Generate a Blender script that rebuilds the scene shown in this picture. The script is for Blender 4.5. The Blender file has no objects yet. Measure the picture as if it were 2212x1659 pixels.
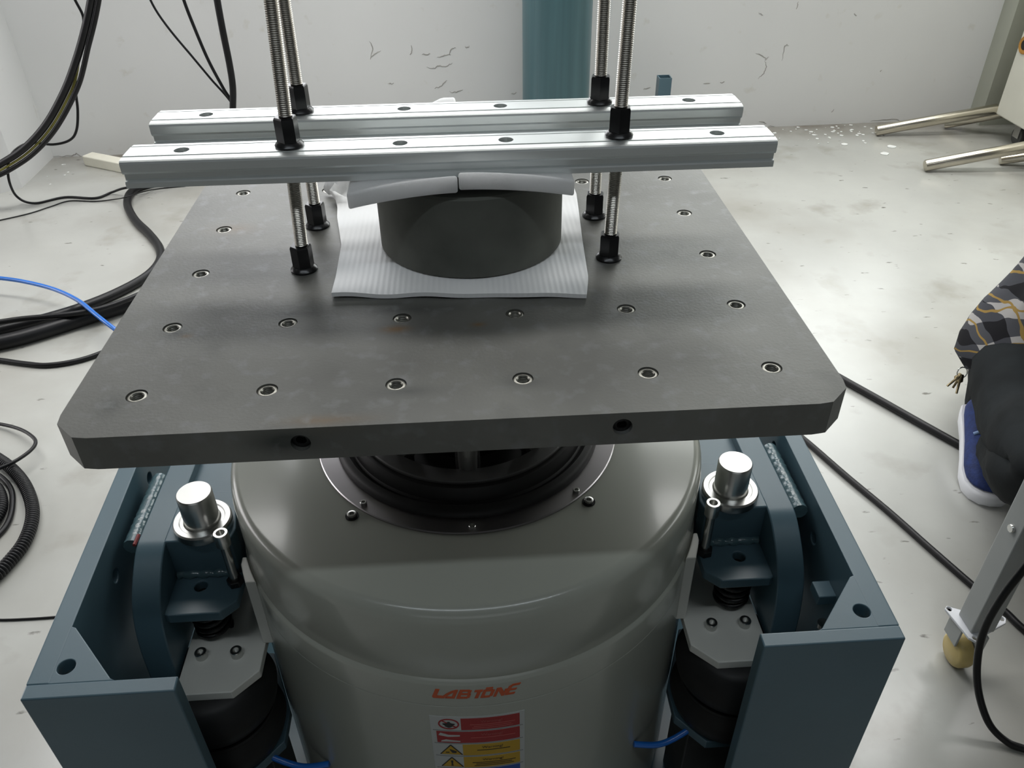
import bpy, bmesh, math, random
from mathutils import Vector, Matrix, noise
random.seed(7)
S = bpy.context.scene
COL = S.collection
R_ = math.radians
Z0 = 0.85                                   # height of the table plate's top above the floor

# ------------------------------------------------------------------ camera
F_PX = 1753.33
CAM = Vector((0.013035, -0.771783, Z0 + 0.372249))
ROWS = (Vector((0.99802638, -0.06184948, -0.01086198)),
        Vector((-0.04499405, -0.58365682, -0.81075289)),
        Vector((0.04380497, 0.8096415, -0.58528777)))
cam = bpy.data.cameras.new('camera')
cam.sensor_fit = 'HORIZONTAL'
cam.sensor_width = 36.0
cam.lens = F_PX / 2212 * 36.0
cam.clip_start = 0.02
cam_o = bpy.data.objects.new('camera', cam)
COL.objects.link(cam_o)
m = Matrix((ROWS[0], -ROWS[1], -ROWS[2])).transposed().to_4x4()
m.translation = CAM
cam_o.matrix_world = m
S.camera = cam_o

# ------------------------------------------------------------------ world, lights, exposure
W = bpy.data.worlds.new('world')
W.use_nodes = True
W.node_tree.nodes['Background'].inputs['Color'].default_value = (0.80, 0.88, 1.0, 1)
W.node_tree.nodes['Background'].inputs['Strength'].default_value = 0.3
S.world = W
S.view_settings.view_transform = 'Standard'
S.view_settings.look = 'None'
S.view_settings.gamma = 1.0
S.view_settings.use_curve_mapping = False
S.view_settings.exposure = 0.0
try:
    S.cycles.use_denoising = True
    S.cycles.max_bounces = 8
    S.cycles.diffuse_bounces = 5
    S.cycles.sample_clamp_indirect = 6.0
except Exception:
    pass


def area_light(name, loc, target, sx, sy, power, color, spread=180):
    l = bpy.data.lights.new(name, 'AREA')
    l.shape = 'RECTANGLE'
    l.size, l.size_y = sx, sy
    l.energy = power
    l.color = color
    l.spread = R_(spread)
    o = bpy.data.objects.new(name, l)
    COL.objects.link(o)
    o.location = loc
    d = Vector(target) - Vector(loc)
    o.rotation_euler = d.to_track_quat('-Z', 'Y').to_euler()
    return o


WIN = ((-1.45, 0.05), (0.75, 2.45))          # x spans of the two windows high in the back wall
WIN_Z = (0.80, 3.0)


def wall_y(x):
    return 2.774 + 0.0313 * x


for i, (wx0, wx1) in enumerate(WIN):
    cx = (wx0 + wx1) / 2
    area_light('window_or_fill_light', (cx, wall_y(cx) + 0.06, sum(WIN_Z) / 2), (cx, -1.0, sum(WIN_Z) / 2 - 1.2),
               wx1 - wx0 - 0.1, WIN_Z[1] - WIN_Z[0] - 0.1, (38, 44)[i], ((0.97, 0.98, 1.0), (0.97, 1.0, 0.97))[i])
area_light('tube_light', (0.0, -1.28, 3.28), (0.0, -1.28, 0), 2.6, 0.10, 13, (0.86, 0.94, 1.0))
area_light('tube_light', (0.0, 1.60, 2.85), (0.0, 1.60, 0), 4.6, 0.45, 49, (1.0, 0.99, 0.97), 112)
area_light('window_or_fill_light', (-3.85, 1.1, 1.2), (0.0, 0.8, 0.8), 2.6, 1.5, 55, (1.0, 0.97, 0.98))
area_light('window_or_fill_light', (3.35, 1.0, 1.2), (0.0, 0.7, 0.8), 3.0, 1.5, 66, (0.97, 1.0, 0.98))
area_light('window_or_fill_light', (0.0, -6.8, 1.9), (0.0, 0.0, 1.4), 6.0, 1.8, 17, (0.93, 0.97, 1.0))  # unseen soft fill behind the camera, added to lift the front faces


# ------------------------------------------------------------------ helpers
def ray(u, v):
    return ROWS[0] * ((u - 1106) / F_PX) + ROWS[1] * ((v - 829.5) / F_PX) + ROWS[2]


def at(u, v, h=0.0):                          # photo pixel -> point at height h above the floor
    d = ray(u, v)
    return CAM + d * ((h - CAM.z) / d.z)


def at_y(u, v, y):                            # photo pixel -> point on the vertical plane y
    d = ray(u, v)
    return CAM + d * ((y - CAM.y) / d.y)


def link(o, parent=None):
    COL.objects.link(o)
    if parent is not None:
        o.parent = parent
    return o


def tag(o, label=None, cat=None, group=None, kind=None):
    if label: o['label'] = label
    if cat: o['category'] = cat
    if group: o['group'] = group
    if kind: o['kind'] = kind
    return o


def thing(name, label, cat, loc=(0, 0, 0), group=None):
    o = bpy.data.objects.new(name, None)
    o.empty_display_size = 0.05
    o.location = loc
    COL.objects.link(o)
    return tag(o, label, cat, group)


class MB:
    def __init__(self):
        self.v, self.f = [], []

    def add(self, vs, fs):
        n = len(self.v)
        self.v += [Vector(p) for p in vs]
        self.f += [tuple(i + n for i in f) for f in fs]
        return self

    def box(self, x0, x1, y0, y1, z0, z1):
        vs = [(x, y, z) for z in (z0, z1) for y in (y0, y1) for x in (x0, x1)]
        return self.add(vs, [(0, 2, 3, 1), (4, 5, 7, 6), (0, 1, 5, 4), (2, 6, 7, 3), (0, 4, 6, 2), (1, 3, 7, 5)])

    def prism(self, poly, axis, a, b):
        def P(p, t):
            return {'x': (t, p[0], p[1]), 'y': (p[0], t, p[1]), 'z': (p[0], p[1], t)}[axis]
        n = len(poly)
        vs = [P(p, a) for p in poly] + [P(p, b) for p in poly]
        fs = [tuple(range(n)), tuple(range(2 * n - 1, n - 1, -1))]
        fs += [(i, i + n, (i + 1) % n + n, (i + 1) % n) for i in range(n)]
        return self.add(vs, fs)

    def lathe(self, prof, c=(0, 0), seg=48, axis='z', close=False):
        n = len(prof)
        vs = []
        for k in range(seg):
            a = 2 * math.pi * k / seg
            ca, sa = math.cos(a), math.sin(a)
            for r, z in prof:
                if axis == 'z': vs.append((c[0] + r * ca, c[1] + r * sa, z))
                elif axis == 'x': vs.append((z, c[0] + r * ca, c[1] + r * sa))
                else: vs.append((c[0] + r * ca, z, c[1] + r * sa))
        fs = []
        for k in range(seg):
            k2 = (k + 1) % seg
            for i in range(n if close else n - 1):
                j = (i + 1) % n
                fs.append((k * n + i, k2 * n + i, k2 * n + j, k * n + j))
        self.add(vs, fs)
        if not close:
            base = len(self.v) - len(vs)
            if prof[0][0] > 1e-6: self.f.append(tuple(base + k * n for k in range(seg))[::-1])
            if prof[-1][0] > 1e-6: self.f.append(tuple(base + k * n + n - 1 for k in range(seg)))
        return self

    def cyl(self, c, r, z0, z1, seg=24):
        return self.lathe([(r, z0), (r, z1)], c, seg)

    def tube(self, path, r, seg=10, rf=None):
        path = [Vector(p) for p in path]
        n = len(path)
        t0 = (path[1] - path[0]).normalized()
        up = Vector((0, 0, 1)) if abs(t0.z) < 0.9 else Vector((1, 0, 0))
        nrm = t0.cross(up).normalized()
        vs = []
        for i, p in enumerate(path):
            t = (path[min(i + 1, n - 1)] - path[max(i - 1, 0)]).normalized()
            nrm = (nrm - t * nrm.dot(t)).normalized()
            b = t.cross(nrm)
            rr = rf(i) if rf else r
            for k in range(seg):
                a = 2 * math.pi * k / seg
                vs.append(p + (nrm * math.cos(a) + b * math.sin(a)) * rr)
        fs = [(i * seg + k, i * seg + (k + 1) % seg, (i + 1) * seg + (k + 1) % seg, (i + 1) * seg + k)
              for i in range(n - 1) for k in range(seg)]
        fs += [tuple(range(seg))[::-1], tuple((n - 1) * seg + k for k in range(seg))]
        return self.add(vs, fs)

    def loft(self, rings):
        """rings: list of equal-length vertex loops"""
        seg = len(rings[0]); n = len(rings)
        vs = [p for r in rings for p in r]
        fs = [(i * seg + k, i * seg + (k + 1) % seg, (i + 1) * seg + (k + 1) % seg, (i + 1) * seg + k)
              for i in range(n - 1) for k in range(seg)]
        fs += [tuple(range(seg))[::-1], tuple((n - 1) * seg + k for k in range(seg))]
        return self.add(vs, fs)

    def sheet(self, fn, nu, nv, fn2):
        """closed slab between the two surfaces fn(u,v) and fn2(u,v)"""
        g = [[fn(i / nu, j / nv) for j in range(nv + 1)] for i in range(nu + 1)]
        h = [[fn2(i / nu, j / nv) for j in range(nv + 1)] for i in range(nu + 1)]
        w = nv + 1; tot = (nu + 1) * w
        vs = [p for r in g for p in r] + [p for r in h for p in r]
        fs = []
        for i in range(nu):
            for j in range(nv):
                a, b, c, d = i * w + j, (i + 1) * w + j, (i + 1) * w + j + 1, i * w + j + 1
                fs += [(a, b, c, d), (tot + d, tot + c, tot + b, tot + a)]
        for i in range(nu):
            a, b = i * w, (i + 1) * w
            fs.append((a, tot + a, tot + b, b))
            a, b = i * w + nv, (i + 1) * w + nv
            fs.append((b, tot + b, tot + a, a))
        for j in range(nv):
            a, b = j, j + 1
            fs.append((b, tot + b, tot + a, a))
            a, b = nu * w + j, nu * w + j + 1
            fs.append((a, tot + a, tot + b, b))
        return self.add(vs, fs)

    def move(self, v):
        self.v = [p + Vector(v) for p in self.v]
        return self

    def build(self, name, mat, parent=None, smooth=None, bevel=None, fix=True):
        me = bpy.data.meshes.new(name)
        off = Vector((0, 0, 0))
        if parent is not None:
            q = parent
            while q is not None:
                off += q.location
                q = q.parent
        me.from_pydata([tuple(p - off) for p in self.v], [], self.f)
        if fix:
            bm = bmesh.new(); bm.from_mesh(me)
            bmesh.ops.recalc_face_normals(bm, faces=bm.faces)
            bm.to_mesh(me); bm.free()
        me.materials.append(mat)
        o = bpy.data.objects.new(name, me)
        if smooth is not None:
            for p in me.polygons: p.use_smooth = True
            me.set_sharp_from_angle(angle=R_(smooth))
        link(o, parent)
        if bevel:
            md = o.modifiers.new('bevel', 'BEVEL')
            md.width = bevel; md.segments = 2; md.limit_method = 'ANGLE'; md.angle_limit = R_(35)
        return o


def cut(o, cyls, seg=28):
    """cut round holes: (centre, axis, radius, half length)"""
    off = Vector((0, 0, 0)); q = o.parent
    while q is not None:
        off += q.location; q = q.parent
    mb = MB()
    for c, ax, r, hl in cyls:
        c = Vector(c) - off
        if ax == 'z': mb.lathe([(r, c.z - hl), (r, c.z + hl)], (c.x, c.y), seg)
        elif ax == 'x': mb.lathe([(r, c.x - hl), (r, c.x + hl)], (c.y, c.z), seg, 'x')
        else: mb.lathe([(r, c.y - hl), (r, c.y + hl)], (c.x, c.z), seg, 'y')
    t = mb.build('cutter', o.data.materials[0])
    saved = [(md.width) for md in o.modifiers if md.type == 'BEVEL']
    par = o.parent
    o.modifiers.clear(); o.parent = None
    md = o.modifiers.new('b', 'BOOLEAN'); md.operation = 'DIFFERENCE'; md.object = t; md.solver = 'EXACT'
    bpy.context.view_layer.update()
    ev = o.evaluated_get(bpy.context.evaluated_depsgraph_get())
    me = bpy.data.meshes.new_from_object(ev)
    o.modifiers.clear()
    o.data = me
    o.parent = par
    bpy.data.objects.remove(t)
    for w in saved:
        b = o.modifiers.new('bevel', 'BEVEL'); b.width = w; b.segments = 2; b.limit_method = 'ANGLE'; b.angle_limit = R_(40)
    return o


def spline(pts, n=8):
    pts = [Vector(p) for p in pts]
    out = []
    for i in range(len(pts) - 1):
        p0, p1, p2, p3 = pts[max(i - 1, 0)], pts[i], pts[i + 1], pts[min(i + 2, len(pts) - 1)]
        for k in range(n):
            t = k / n
            out.append(0.5 * ((2 * p1) + (p2 - p0) * t + (2 * p0 - 5 * p1 + 4 * p2 - p3) * t * t + (3 * p1 - p0 - 3 * p2 + p3) * t ** 3))
    out.append(pts[-1])
    return out


def copy_tree(o, parent=None):
    c = o.copy()
    link(c, parent)
    for ch in list(o.children):
        copy_tree(ch, c)
    return c


# ------------------------------------------------------------------ materials
def mat(name, col, rough=0.5, metal=0.0, var=0.0, vscale=8.0, bump=0.0, bscale=60.0, spec=0.5, coat=0.0, col2=None, detail=5.0, stretch=None):
    M = bpy.data.materials.new(name); M.use_nodes = True
    nt = M.node_tree; N = nt.nodes; L = nt.links
    b = N['Principled BSDF']
    b.inputs['Base Color'].default_value = (*col, 1)
    b.inputs['Roughness'].default_value = rough
    b.inputs['Metallic'].default_value = metal
    b.inputs['Specular IOR Level'].default_value = spec
    b.inputs['Coat Weight'].default_value = coat
    b.inputs['Coat Roughness'].default_value = 0.12
    tc = N.new('ShaderNodeTexCoord')
    src = tc.outputs['Object']
    if stretch:
        mp = N.new('ShaderNodeMapping'); mp.inputs['Scale'].default_value = stretch
        L.new(src, mp.inputs['Vector']); src = mp.outputs['Vector']
    if var or col2:
        nz = N.new('ShaderNodeTexNoise'); nz.inputs['Scale'].default_value = vscale; nz.inputs['Detail'].default_value = detail
        L.new(src, nz.inputs['Vector'])
        rp = N.new('ShaderNodeValToRGB')
        rp.color_ramp.elements[0].position = 0.32; rp.color_ramp.elements[1].position = 0.68
        c2 = col2 if col2 else tuple(c * (1 - var) for c in col)
        rp.color_ramp.elements[0].color = (*c2, 1)
        rp.color_ramp.elements[1].color = (*col, 1) if col2 else (*[min(1, c * (1 + var)) for c in col], 1)
        L.new(nz.outputs['Fac'], rp.inputs['Fac'])
        L.new(rp.outputs['Color'], b.inputs['Base Color'])
        M['ramp'] = rp.name
    if bump:
        nb = N.new('ShaderNodeTexNoise'); nb.inputs['Scale'].default_value = bscale; nb.inputs['Detail'].default_value = 4
        L.new(src, nb.inputs['Vector'])
        bp = N.new('ShaderNodeBump'); bp.inputs['Strength'].default_value = bump; bp.inputs['Distance'].default_value = 0.002
        L.new(nb.outputs['Fac'], bp.inputs['Height']); L.new(bp.outputs['Normal'], b.inputs['Normal'])
    return M


def base_socket(M):
    """return (nodes, links, principled, current colour socket or None)"""
    nt = M.node_tree; b = nt.nodes['Principled BSDF']
    l = b.inputs['Base Color'].links
    return nt.nodes, nt.links, b, (l[0].from_socket if l else None)


def add_spots(M, spots, col, nscale=30.0):
    """stains or patches with a place and ragged shape of their own: spots = (centre, (rx, ry, rz), strength)"""
    N, L, b, src = base_socket(M)
    tc = N.new('ShaderNodeTexCoord')
    nz = N.new('ShaderNodeTexNoise'); nz.inputs['Scale'].default_value = nscale; nz.inputs['Detail'].default_value = 5
    L.new(tc.outputs['Object'], nz.inputs['Vector'])
    acc = None
    for c, r, s in spots:
        mp = N.new('ShaderNodeMapping'); mp.vector_type = 'TEXTURE'
        mp.inputs['Location'].default_value = c; mp.inputs['Scale'].default_value = r
        L.new(tc.outputs['Object'], mp.inputs['Vector'])
        g = N.new('ShaderNodeTexGradient'); g.gradient_type = 'QUADRATIC_SPHERE'
        L.new(mp.outputs['Vector'], g.inputs['Vector'])
        mu = N.new('ShaderNodeMath'); mu.operation = 'MULTIPLY'; mu.inputs[1].default_value = s
        L.new(g.outputs['Fac'], mu.inputs[0])
        if acc is None: acc = mu.outputs[0]
        else:
            ad = N.new('ShaderNodeMath'); ad.operation = 'ADD'
            L.new(acc, ad.inputs[0]); L.new(mu.outputs[0], ad.inputs[1]); acc = ad.outputs[0]
    mul = N.new('ShaderNodeMath'); mul.operation = 'MULTIPLY'
    L.new(acc, mul.inputs[0]); L.new(nz.outputs['Fac'], mul.inputs[1])
    sc = N.new('ShaderNodeMath'); sc.operation = 'MULTIPLY'; sc.inputs[1].default_value = 2.0; sc.use_clamp = True
    L.new(mul.outputs[0], sc.inputs[0])
    mx = N.new('ShaderNodeMix'); mx.data_type = 'RGBA'
    L.new(sc.outputs[0], mx.inputs['Factor'])
    if src is not None: L.new(src, mx.inputs['A'])
    else: mx.inputs['A'].default_value = b.inputs['Base Color'].default_value
    mx.inputs['B'].default_value = (*col, 1)
    L.new(mx.outputs['Result'], b.inputs['Base Color'])
    return M


def add_specks(M, col, scale, lo, hi, stretch=(1, 1, 1), detail=6.0):
    N, L, b, src = base_socket(M)
    tc = N.new('ShaderNodeTexCoord')
    mp = N.new('ShaderNodeMapping'); mp.inputs['Scale'].default_value = stretch
    L.new(tc.outputs['Object'], mp.inputs['Vector'])
    nz = N.new('ShaderNodeTexNoise'); nz.inputs['Scale'].default_value = scale; nz.inputs['Detail'].default_value = detail
    L.new(mp.outputs['Vector'], nz.inputs['Vector'])
    mr = N.new('ShaderNodeMapRange'); mr.inputs['From Min'].default_value = lo; mr.inputs['From Max'].default_value = hi
    L.new(nz.outputs['Fac'], mr.inputs['Value'])
    mx = N.new('ShaderNodeMix'); mx.data_type = 'RGBA'
    L.new(mr.outputs['Result'], mx.inputs['Factor'])
    if src is not None: L.new(src, mx.inputs['A'])
    else: mx.inputs['A'].default_value = b.inputs['Base Color'].default_value
    mx.inputs['B'].default_value = (*col, 1)
    L.new(mx.outputs['Result'], b.inputs['Base Color'])
    return M


M_floor = mat('floor_paint', (0.40, 0.403, 0.378), 0.26, var=0.09, vscale=2.2, bump=0.10, bscale=25, spec=1.0)
add_specks(M_floor, (0.26, 0.25, 0.215), 5.0, 0.58, 0.80)
add_specks(M_floor, (0.24, 0.225, 0.19), 1.6, 0.48, 0.85)
add_spots(M_floor, [((0.6 * k - 2.0, wall_y(0.6 * k - 2.0) - .02, 0), (0.62, 0.30, 0.2), 0.9) for k in range(9)], (0.17, 0.15, 0.12), 9)
add_specks(M_floor, (0.12, 0.115, 0.10), 30.0, 0.675, 0.74, (0.6, 1.6, 1))
M_wall = mat('wall_paint', (0.71, 0.715, 0.71), 0.85, var=0.03, vscale=1.5, bump=0.15, bscale=12, spec=0.2)
add_specks(M_wall, (0.62, 0.61, 0.57), 14.0, 0.66, 0.80)
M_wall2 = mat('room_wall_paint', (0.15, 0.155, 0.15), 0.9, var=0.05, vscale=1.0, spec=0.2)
M_ceil = mat('ceiling_paint', (0.16, 0.165, 0.165), 0.9, var=0.04, vscale=1.0)
M_crack = mat('crack_dark', (0.36, 0.35, 0.33), 0.95, var=0.2, vscale=30)
M_plate = mat('blasted_alloy', (0.146, 0.147, 0.134), 0.48, metal=0.25, var=0.20, vscale=7.0, bump=0.10, bscale=350, spec=0.4)
M_insert = mat('insert_steel', (0.34, 0.335, 0.30), 0.36, metal=1.0, var=0.12, vscale=90)
M_bore = mat('bore_dark', (0.03, 0.03, 0.03), 0.5, metal=0.6, var=0.2, vscale=80)
M_alu = mat('anodised_aluminium', (0.75, 0.78, 0.77), 0.40, metal=0.80, var=0.03, vscale=6, bump=0.03, bscale=200, stretch=(1, 12, 12))
M_rod = mat('threaded_steel', (0.42, 0.40, 0.36), 0.30, metal=1.0, var=0.1, vscale=40)
M_black = mat('black_oxide', (0.012, 0.012, 0.013), 0.25, metal=0.3, var=0.2, vscale=30, spec=0.6)
M_spec = mat('specimen_concrete_grey', (0.115, 0.12, 0.105), 0.85, var=0.22, vscale=14, bump=0.08, bscale=90, spec=0.3)
M_foam = mat('white_foam', (0.94, 0.945, 0.95), 0.55, var=0.01, vscale=20, bump=0.3, bscale=220, spec=0.35)
M_foam.node_tree.nodes['Principled BSDF'].inputs['Subsurface Weight'].default_value = 0.9
M_foam.node_tree.nodes['Principled BSDF'].inputs['Subsurface Radius'].default_value = (1, 1, 1)
M_foam.node_tree.nodes['Principled BSDF'].inputs['Subsurface Scale'].default_value = 0.03
M_body = mat('grey_paint', (0.36, 0.375, 0.33), 0.25, var=0.03, vscale=4, spec=0.5, coat=0.3)
M_pad = mat('grey_paint_bracket', (0.62, 0.62, 0.575), 0.45, var=0.04, vscale=10, spec=0.4)
M_blue = mat('blue_grey_paint', (0.075, 0.135, 0.168), 0.36, var=0.06, vscale=7, bump=0.04, bscale=120, spec=0.5)
M_weld = mat('painted_weld', (0.085, 0.15, 0.17), 0.2, var=0.15, vscale=40, bump=0.6, bscale=90, spec=0.7)
M_steel = mat('ground_steel', (0.60, 0.60, 0.58), 0.27, metal=1.0, var=0.06, vscale=30)
M_ring = mat('polished_ring', (0.42, 0.40, 0.41), 0.30, metal=1.0, var=0.04, vscale=20)
M_rubber = mat('black_rubber', (0.012, 0.012, 0.012), 0.5, var=0.3, vscale=15, spec=0.3)
M_dark = mat('dark_armature', (0.07, 0.07, 0.068), 0.45, metal=0.3, var=0.2, vscale=20)
M_spring = mat('spring_black', (0.012, 0.012, 0.012), 0.35, metal=0.3, var=0.2, vscale=20)
M_cable = mat('black_cable', (0.006, 0.006, 0.007), 0.42, var=0.3, vscale=14, spec=0.32)
M_bluehose = mat('blue_hose', (0.010, 0.13, 0.50), 0.25, var=0.1, vscale=10, spec=0.6)
M_yellow = mat('yellow_wire', (0.22, 0.20, 0.035), 0.5, var=0.2, vscale=18)
M_column = mat('column_blue_green', (0.055, 0.115, 0.13), 0.35, var=0.10, vscale=9, spec=0.5, stretch=(6, 6, 0.15))
M_pipe = mat('steel_pipe', (0.60, 0.56, 0.47), 0.25, metal=1.0, var=0.08, vscale=12)
M_cab = mat('cream_cabinet_paint', (0.62, 0.61, 0.53), 0.5, var=0.05, vscale=5)
M_pil = mat('grey_green_trim_paint', (0.36, 0.37, 0.31), 0.7, var=0.06, vscale=5)
M_white = mat('white_block', (0.72, 0.70, 0.60), 0.6, var=0.05, vscale=12)
M_caster = mat('yellow_nylon', (0.55, 0.42, 0.16), 0.4, var=0.12, vscale=20)
M_trolley = mat('trolley_grey_paint', (0.36, 0.37, 0.36), 0.5, var=0.05, vscale=10)
M_pants = mat('charcoal_trousers', (0.008, 0.010, 0.011), 0.9, var=0.35, vscale=12, bump=0.6, bscale=18, spec=0.2)
M_shoe = mat('blue_mesh_shoe', (0.008, 0.024, 0.115), 0.75, var=0.3, vscale=70, bump=0.4, bscale=260)
M_sole = mat('white_sole', (0.70, 0.71, 0.74), 0.55, var=0.03, vscale=20)
M_lace = mat('shoe_lace', (0.16, 0.24, 0.40), 0.6, var=0.2, vscale=40)
M_skin = mat('skin', (0.42, 0.26, 0.18), 0.5, var=0.06, vscale=15)
M_hair = mat('hair', (0.012, 0.011, 0.010), 0.5, var=0.3, vscale=60, bump=0.6, bscale=120)
M_keys = mat('key_brass', (0.32, 0.26, 0.15), 0.35, metal=1.0, var=0.2, vscale=60)
M_lwhite = mat('label_white', (0.44, 0.46, 0.45), 0.45, var=0.02, vscale=20)
M_lred = mat('label_red', (0.30, 0.012, 0.014), 0.45, var=0.04, vscale=20)
M_lyel = mat('label_yellow', (0.46, 0.28, 0.012), 0.45, var=0.04, vscale=20)
M_lblue = mat('label_blue', (0.010, 0.07, 0.36), 0.45, var=0.04, vscale=20)
M_lblk = mat('label_black', (0.012, 0.012, 0.012), 0.5, var=0.1, vscale=20)
M_lgrey = mat('label_line_grey', (0.20, 0.21, 0.21), 0.5, var=0.05, vscale=20)
M_lpale = mat('label_pale_red', (0.42, 0.10, 0.09), 0.5, var=0.05, vscale=20)
M_logo = mat('logo_orange_red', (0.52, 0.085, 0.020), 0.4, var=0.04, vscale=30)
M_redpaint = mat('red_primer', (0.22, 0.03, 0.03), 0.6, var=0.3, vscale=50)
M_lamp = mat('lamp_housing', (0.6, 0.6, 0.6), 0.5, var=0.03, vscale=5)
M_frame = mat('window_frame_paint', (0.5, 0.5, 0.5), 0.5, var=0.03, vscale=8)
M_flake = mat('paint_flake', (0.72, 0.73, 0.71), 0.8, var=0.06, vscale=30)

M_glass = bpy.data.materials.new('window_glass'); M_glass.use_nodes = True
_n = M_glass.node_tree.nodes; _l = M_glass.node_tree.links
_n.remove(_n['Principled BSDF'])
_t = _n.new('ShaderNodeBsdfTransparent'); _g = _n.new('ShaderNodeBsdfGlossy'); _g.inputs['Roughness'].default_value = 0.05
_m = _n.new('ShaderNodeMixShader'); _m.inputs[0].default_value = 0.06
_l.new(_t.outputs[0], _m.inputs[1]); _l.new(_g.outputs[0], _m.inputs[2]); _l.new(_m.outputs[0], _n['Material Output'].inputs[0])

M_tube = bpy.data.materials.new('lamp_tube_glow'); M_tube.use_nodes = True
_b = M_tube.node_tree.nodes['Principled BSDF']
_b.inputs['Emission Color'].default_value = (0.86, 0.94, 1, 1); _b.inputs['Emission Strength'].default_value = 4.0

# plate marks: rust blooms and darker ragged patches
add_spots(M_plate, [((-0.055, -0.168, 0.0), (0.022, 0.011, 0.02), 1.6), ((0.017, -0.166, 0.0), (0.012, 0.007, 0.02), 1.3),
                    ((-0.10, -0.292, 0.0), (0.06, 0.012, 0.02), 0.8), ((-0.235, -0.165, 0.0), (0.012, 0.008, 0.02), 0.7),
                    ((-0.24, 0.05, 0), (0.05, 0.03, 0.02), 0.35)], (0.17, 0.105, 0.045))
add_spots(M_plate, [((-0.05, -0.135, 0.0), (0.10, 0.020, 0.03), 1.0), ((-0.15, -0.135, 0.0), (0.07, 0.02, 0.03), 0.7),
                    ((-0.245, -0.16, 0), (0.02, 0.02, 0.02), 0.8), ((-0.04, -0.26, 0), (0.05, 0.015, 0.03), 0.8),
                    ((0.05, -0.255, 0), (0.04, 0.02, 0.03), 0.7), ((-0.128, -0.30, -0.012), (0.05, 0.02, 0.02), 1.5),
                    ((-0.265, -0.262, 0), (0.02, 0.03, 0.02), 0.8), ((0.14, -0.16, 0), (0.03, 0.02, 0.02), 0.5)], (0.055, 0.06, 0.055), 18)
add_specks(M_plate, (0.195, 0.20, 0.20), 60.0, 0.54, 0.82)
add_specks(M_plate, (0.09, 0.092, 0.085), 13.0, 0.62, 0.85)


# ------------------------------------------------------------------ the room
floor = tag(MB().box(-5, 5, -7, 3.4, -0.1, 0).build('floor', M_floor), kind='structure')
ceiling = tag(MB().box(-5, 5, -7, 3.4, 3.6, 3.7).build('ceiling', M_ceil), kind='structure')
tag(MB().box(-5, 5, -7, -6.9, 0, 3.6).build('wall_front', M_wall2), kind='structure')
tag(MB().box(-4, -3.9, -6.9, 3.0, 0, 3.6).build('wall_side_a', M_wall2), kind='structure').name = 'wall_left'
tag(MB().box(3.4, 3.5, -6.9, 3.0, 0, 3.6).build('wall_right', M_wall2), kind='structure')


def wall_piece(mb, x0, x1, z0, z1):
    y0, y1 = wall_y(x0), wall_y(x1)
    mb.add([(x0, y0, z0), (x1, y1, z0), (x1, y1 + 0.22, z0), (x0, y0 + 0.22, z0),
            (x0, y0, z1), (x1, y1, z1), (x1, y1 + 0.22, z1), (x0, y0 + 0.22, z1)],
           [(0, 1, 5, 4), (1, 2, 6, 5), (2, 3, 7, 6), (3, 0, 4, 7), (4, 5, 6, 7), (3, 2, 1, 0)])


mb = MB()
wall_piece(mb, -3.9, 3.4, 0, WIN_Z[0])
wall_piece(mb, -3.9, 3.4, WIN_Z[1], 3.6)
xs = [-3.9] + [x for w in WIN for x in w] + [3.4]
for i in range(0, len(xs), 2):
    wall_piece(mb, xs[i], xs[i + 1], WIN_Z[0], WIN_Z[1])
wall_back = tag(mb.build('wall_back', M_wall), kind='structure')
for i, (wx0, wx1) in enumerate(WIN):
    w = bpy.data.objects.new('window_%d' % (i + 1), None); link(w)
    tag(w, kind='structure')
    cx = (wx0 + wx1) / 2; yy = wall_y(cx) + 0.14
    mb = MB()
    for (a, b, c, d) in ((wx0, wx1, WIN_Z[0], WIN_Z[0] + .05), (wx0, wx1, WIN_Z[1] - .05, WIN_Z[1]), (wx0, wx0 + .05, WIN_Z[0], WIN_Z[1]),
                         (wx1 - .05, wx1, WIN_Z[0], WIN_Z[1]), (cx - .025, cx + .025, WIN_Z[0], WIN_Z[1])):
        mb.box(a, b, yy - .03, yy + .03, c, d)
    mb.build('window_frame', M_frame, w)
    for a, b in ((wx0 + .05, cx - .025), (cx + .025, wx1 - .05)):
        MB().box(a, b, yy - .003, yy + .003, WIN_Z[0] + .05, WIN_Z[1] - .05).build('pane', M_glass, w)

for k, (cx, cy, nx, ny, wd) in enumerate(((-3.885, 1.1, 1, 0, 2.7), (3.385, 1.0, -1, 0, 3.1), (0.0, -6.885, 0, 1, 6.1))):  # third window is made up, a frame around the fill behind the camera
    w = bpy.data.objects.new('window_%d' % (k + 3), None); link(w)
    tag(w, kind='structure')
    z0, z1 = (.40, 2.0) if k < 2 else (.95, 2.85)
    mb = MB()
    n_m = 4
    for q in range(n_m + 1):
        t = -wd / 2 + wd * q / n_m
        if nx: mb.box(cx - .02, cx + .02, cy + t - .03, cy + t + .03, z0, z1)
        else: mb.box(cx + t - .03, cx + t + .03, cy - .02, cy + .02, z0, z1)
    for zz in (z0, z1 - .06):
        if nx: mb.box(cx - .02, cx + .02, cy - wd / 2, cy + wd / 2, zz, zz + .06)
        else: mb.box(cx - wd / 2, cx + wd / 2, cy - .02, cy + .02, zz, zz + .06)
    mb.build('window_frame', M_frame, w)
    for q in range(n_m):
        t0, t1 = -wd / 2 + wd * q / n_m + .03, -wd / 2 + wd * (q + 1) / n_m - .03
        mb = MB()
        if nx: mb.box(cx - .003, cx + .003, cy + t0, cy + t1, z0 + .06, z1 - .06)
        else: mb.box(cx + t0, cx + t1, cy - .003, cy + .003, z0 + .06, z1 - .06)
        mb.build('pane', M_glass, w)

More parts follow.
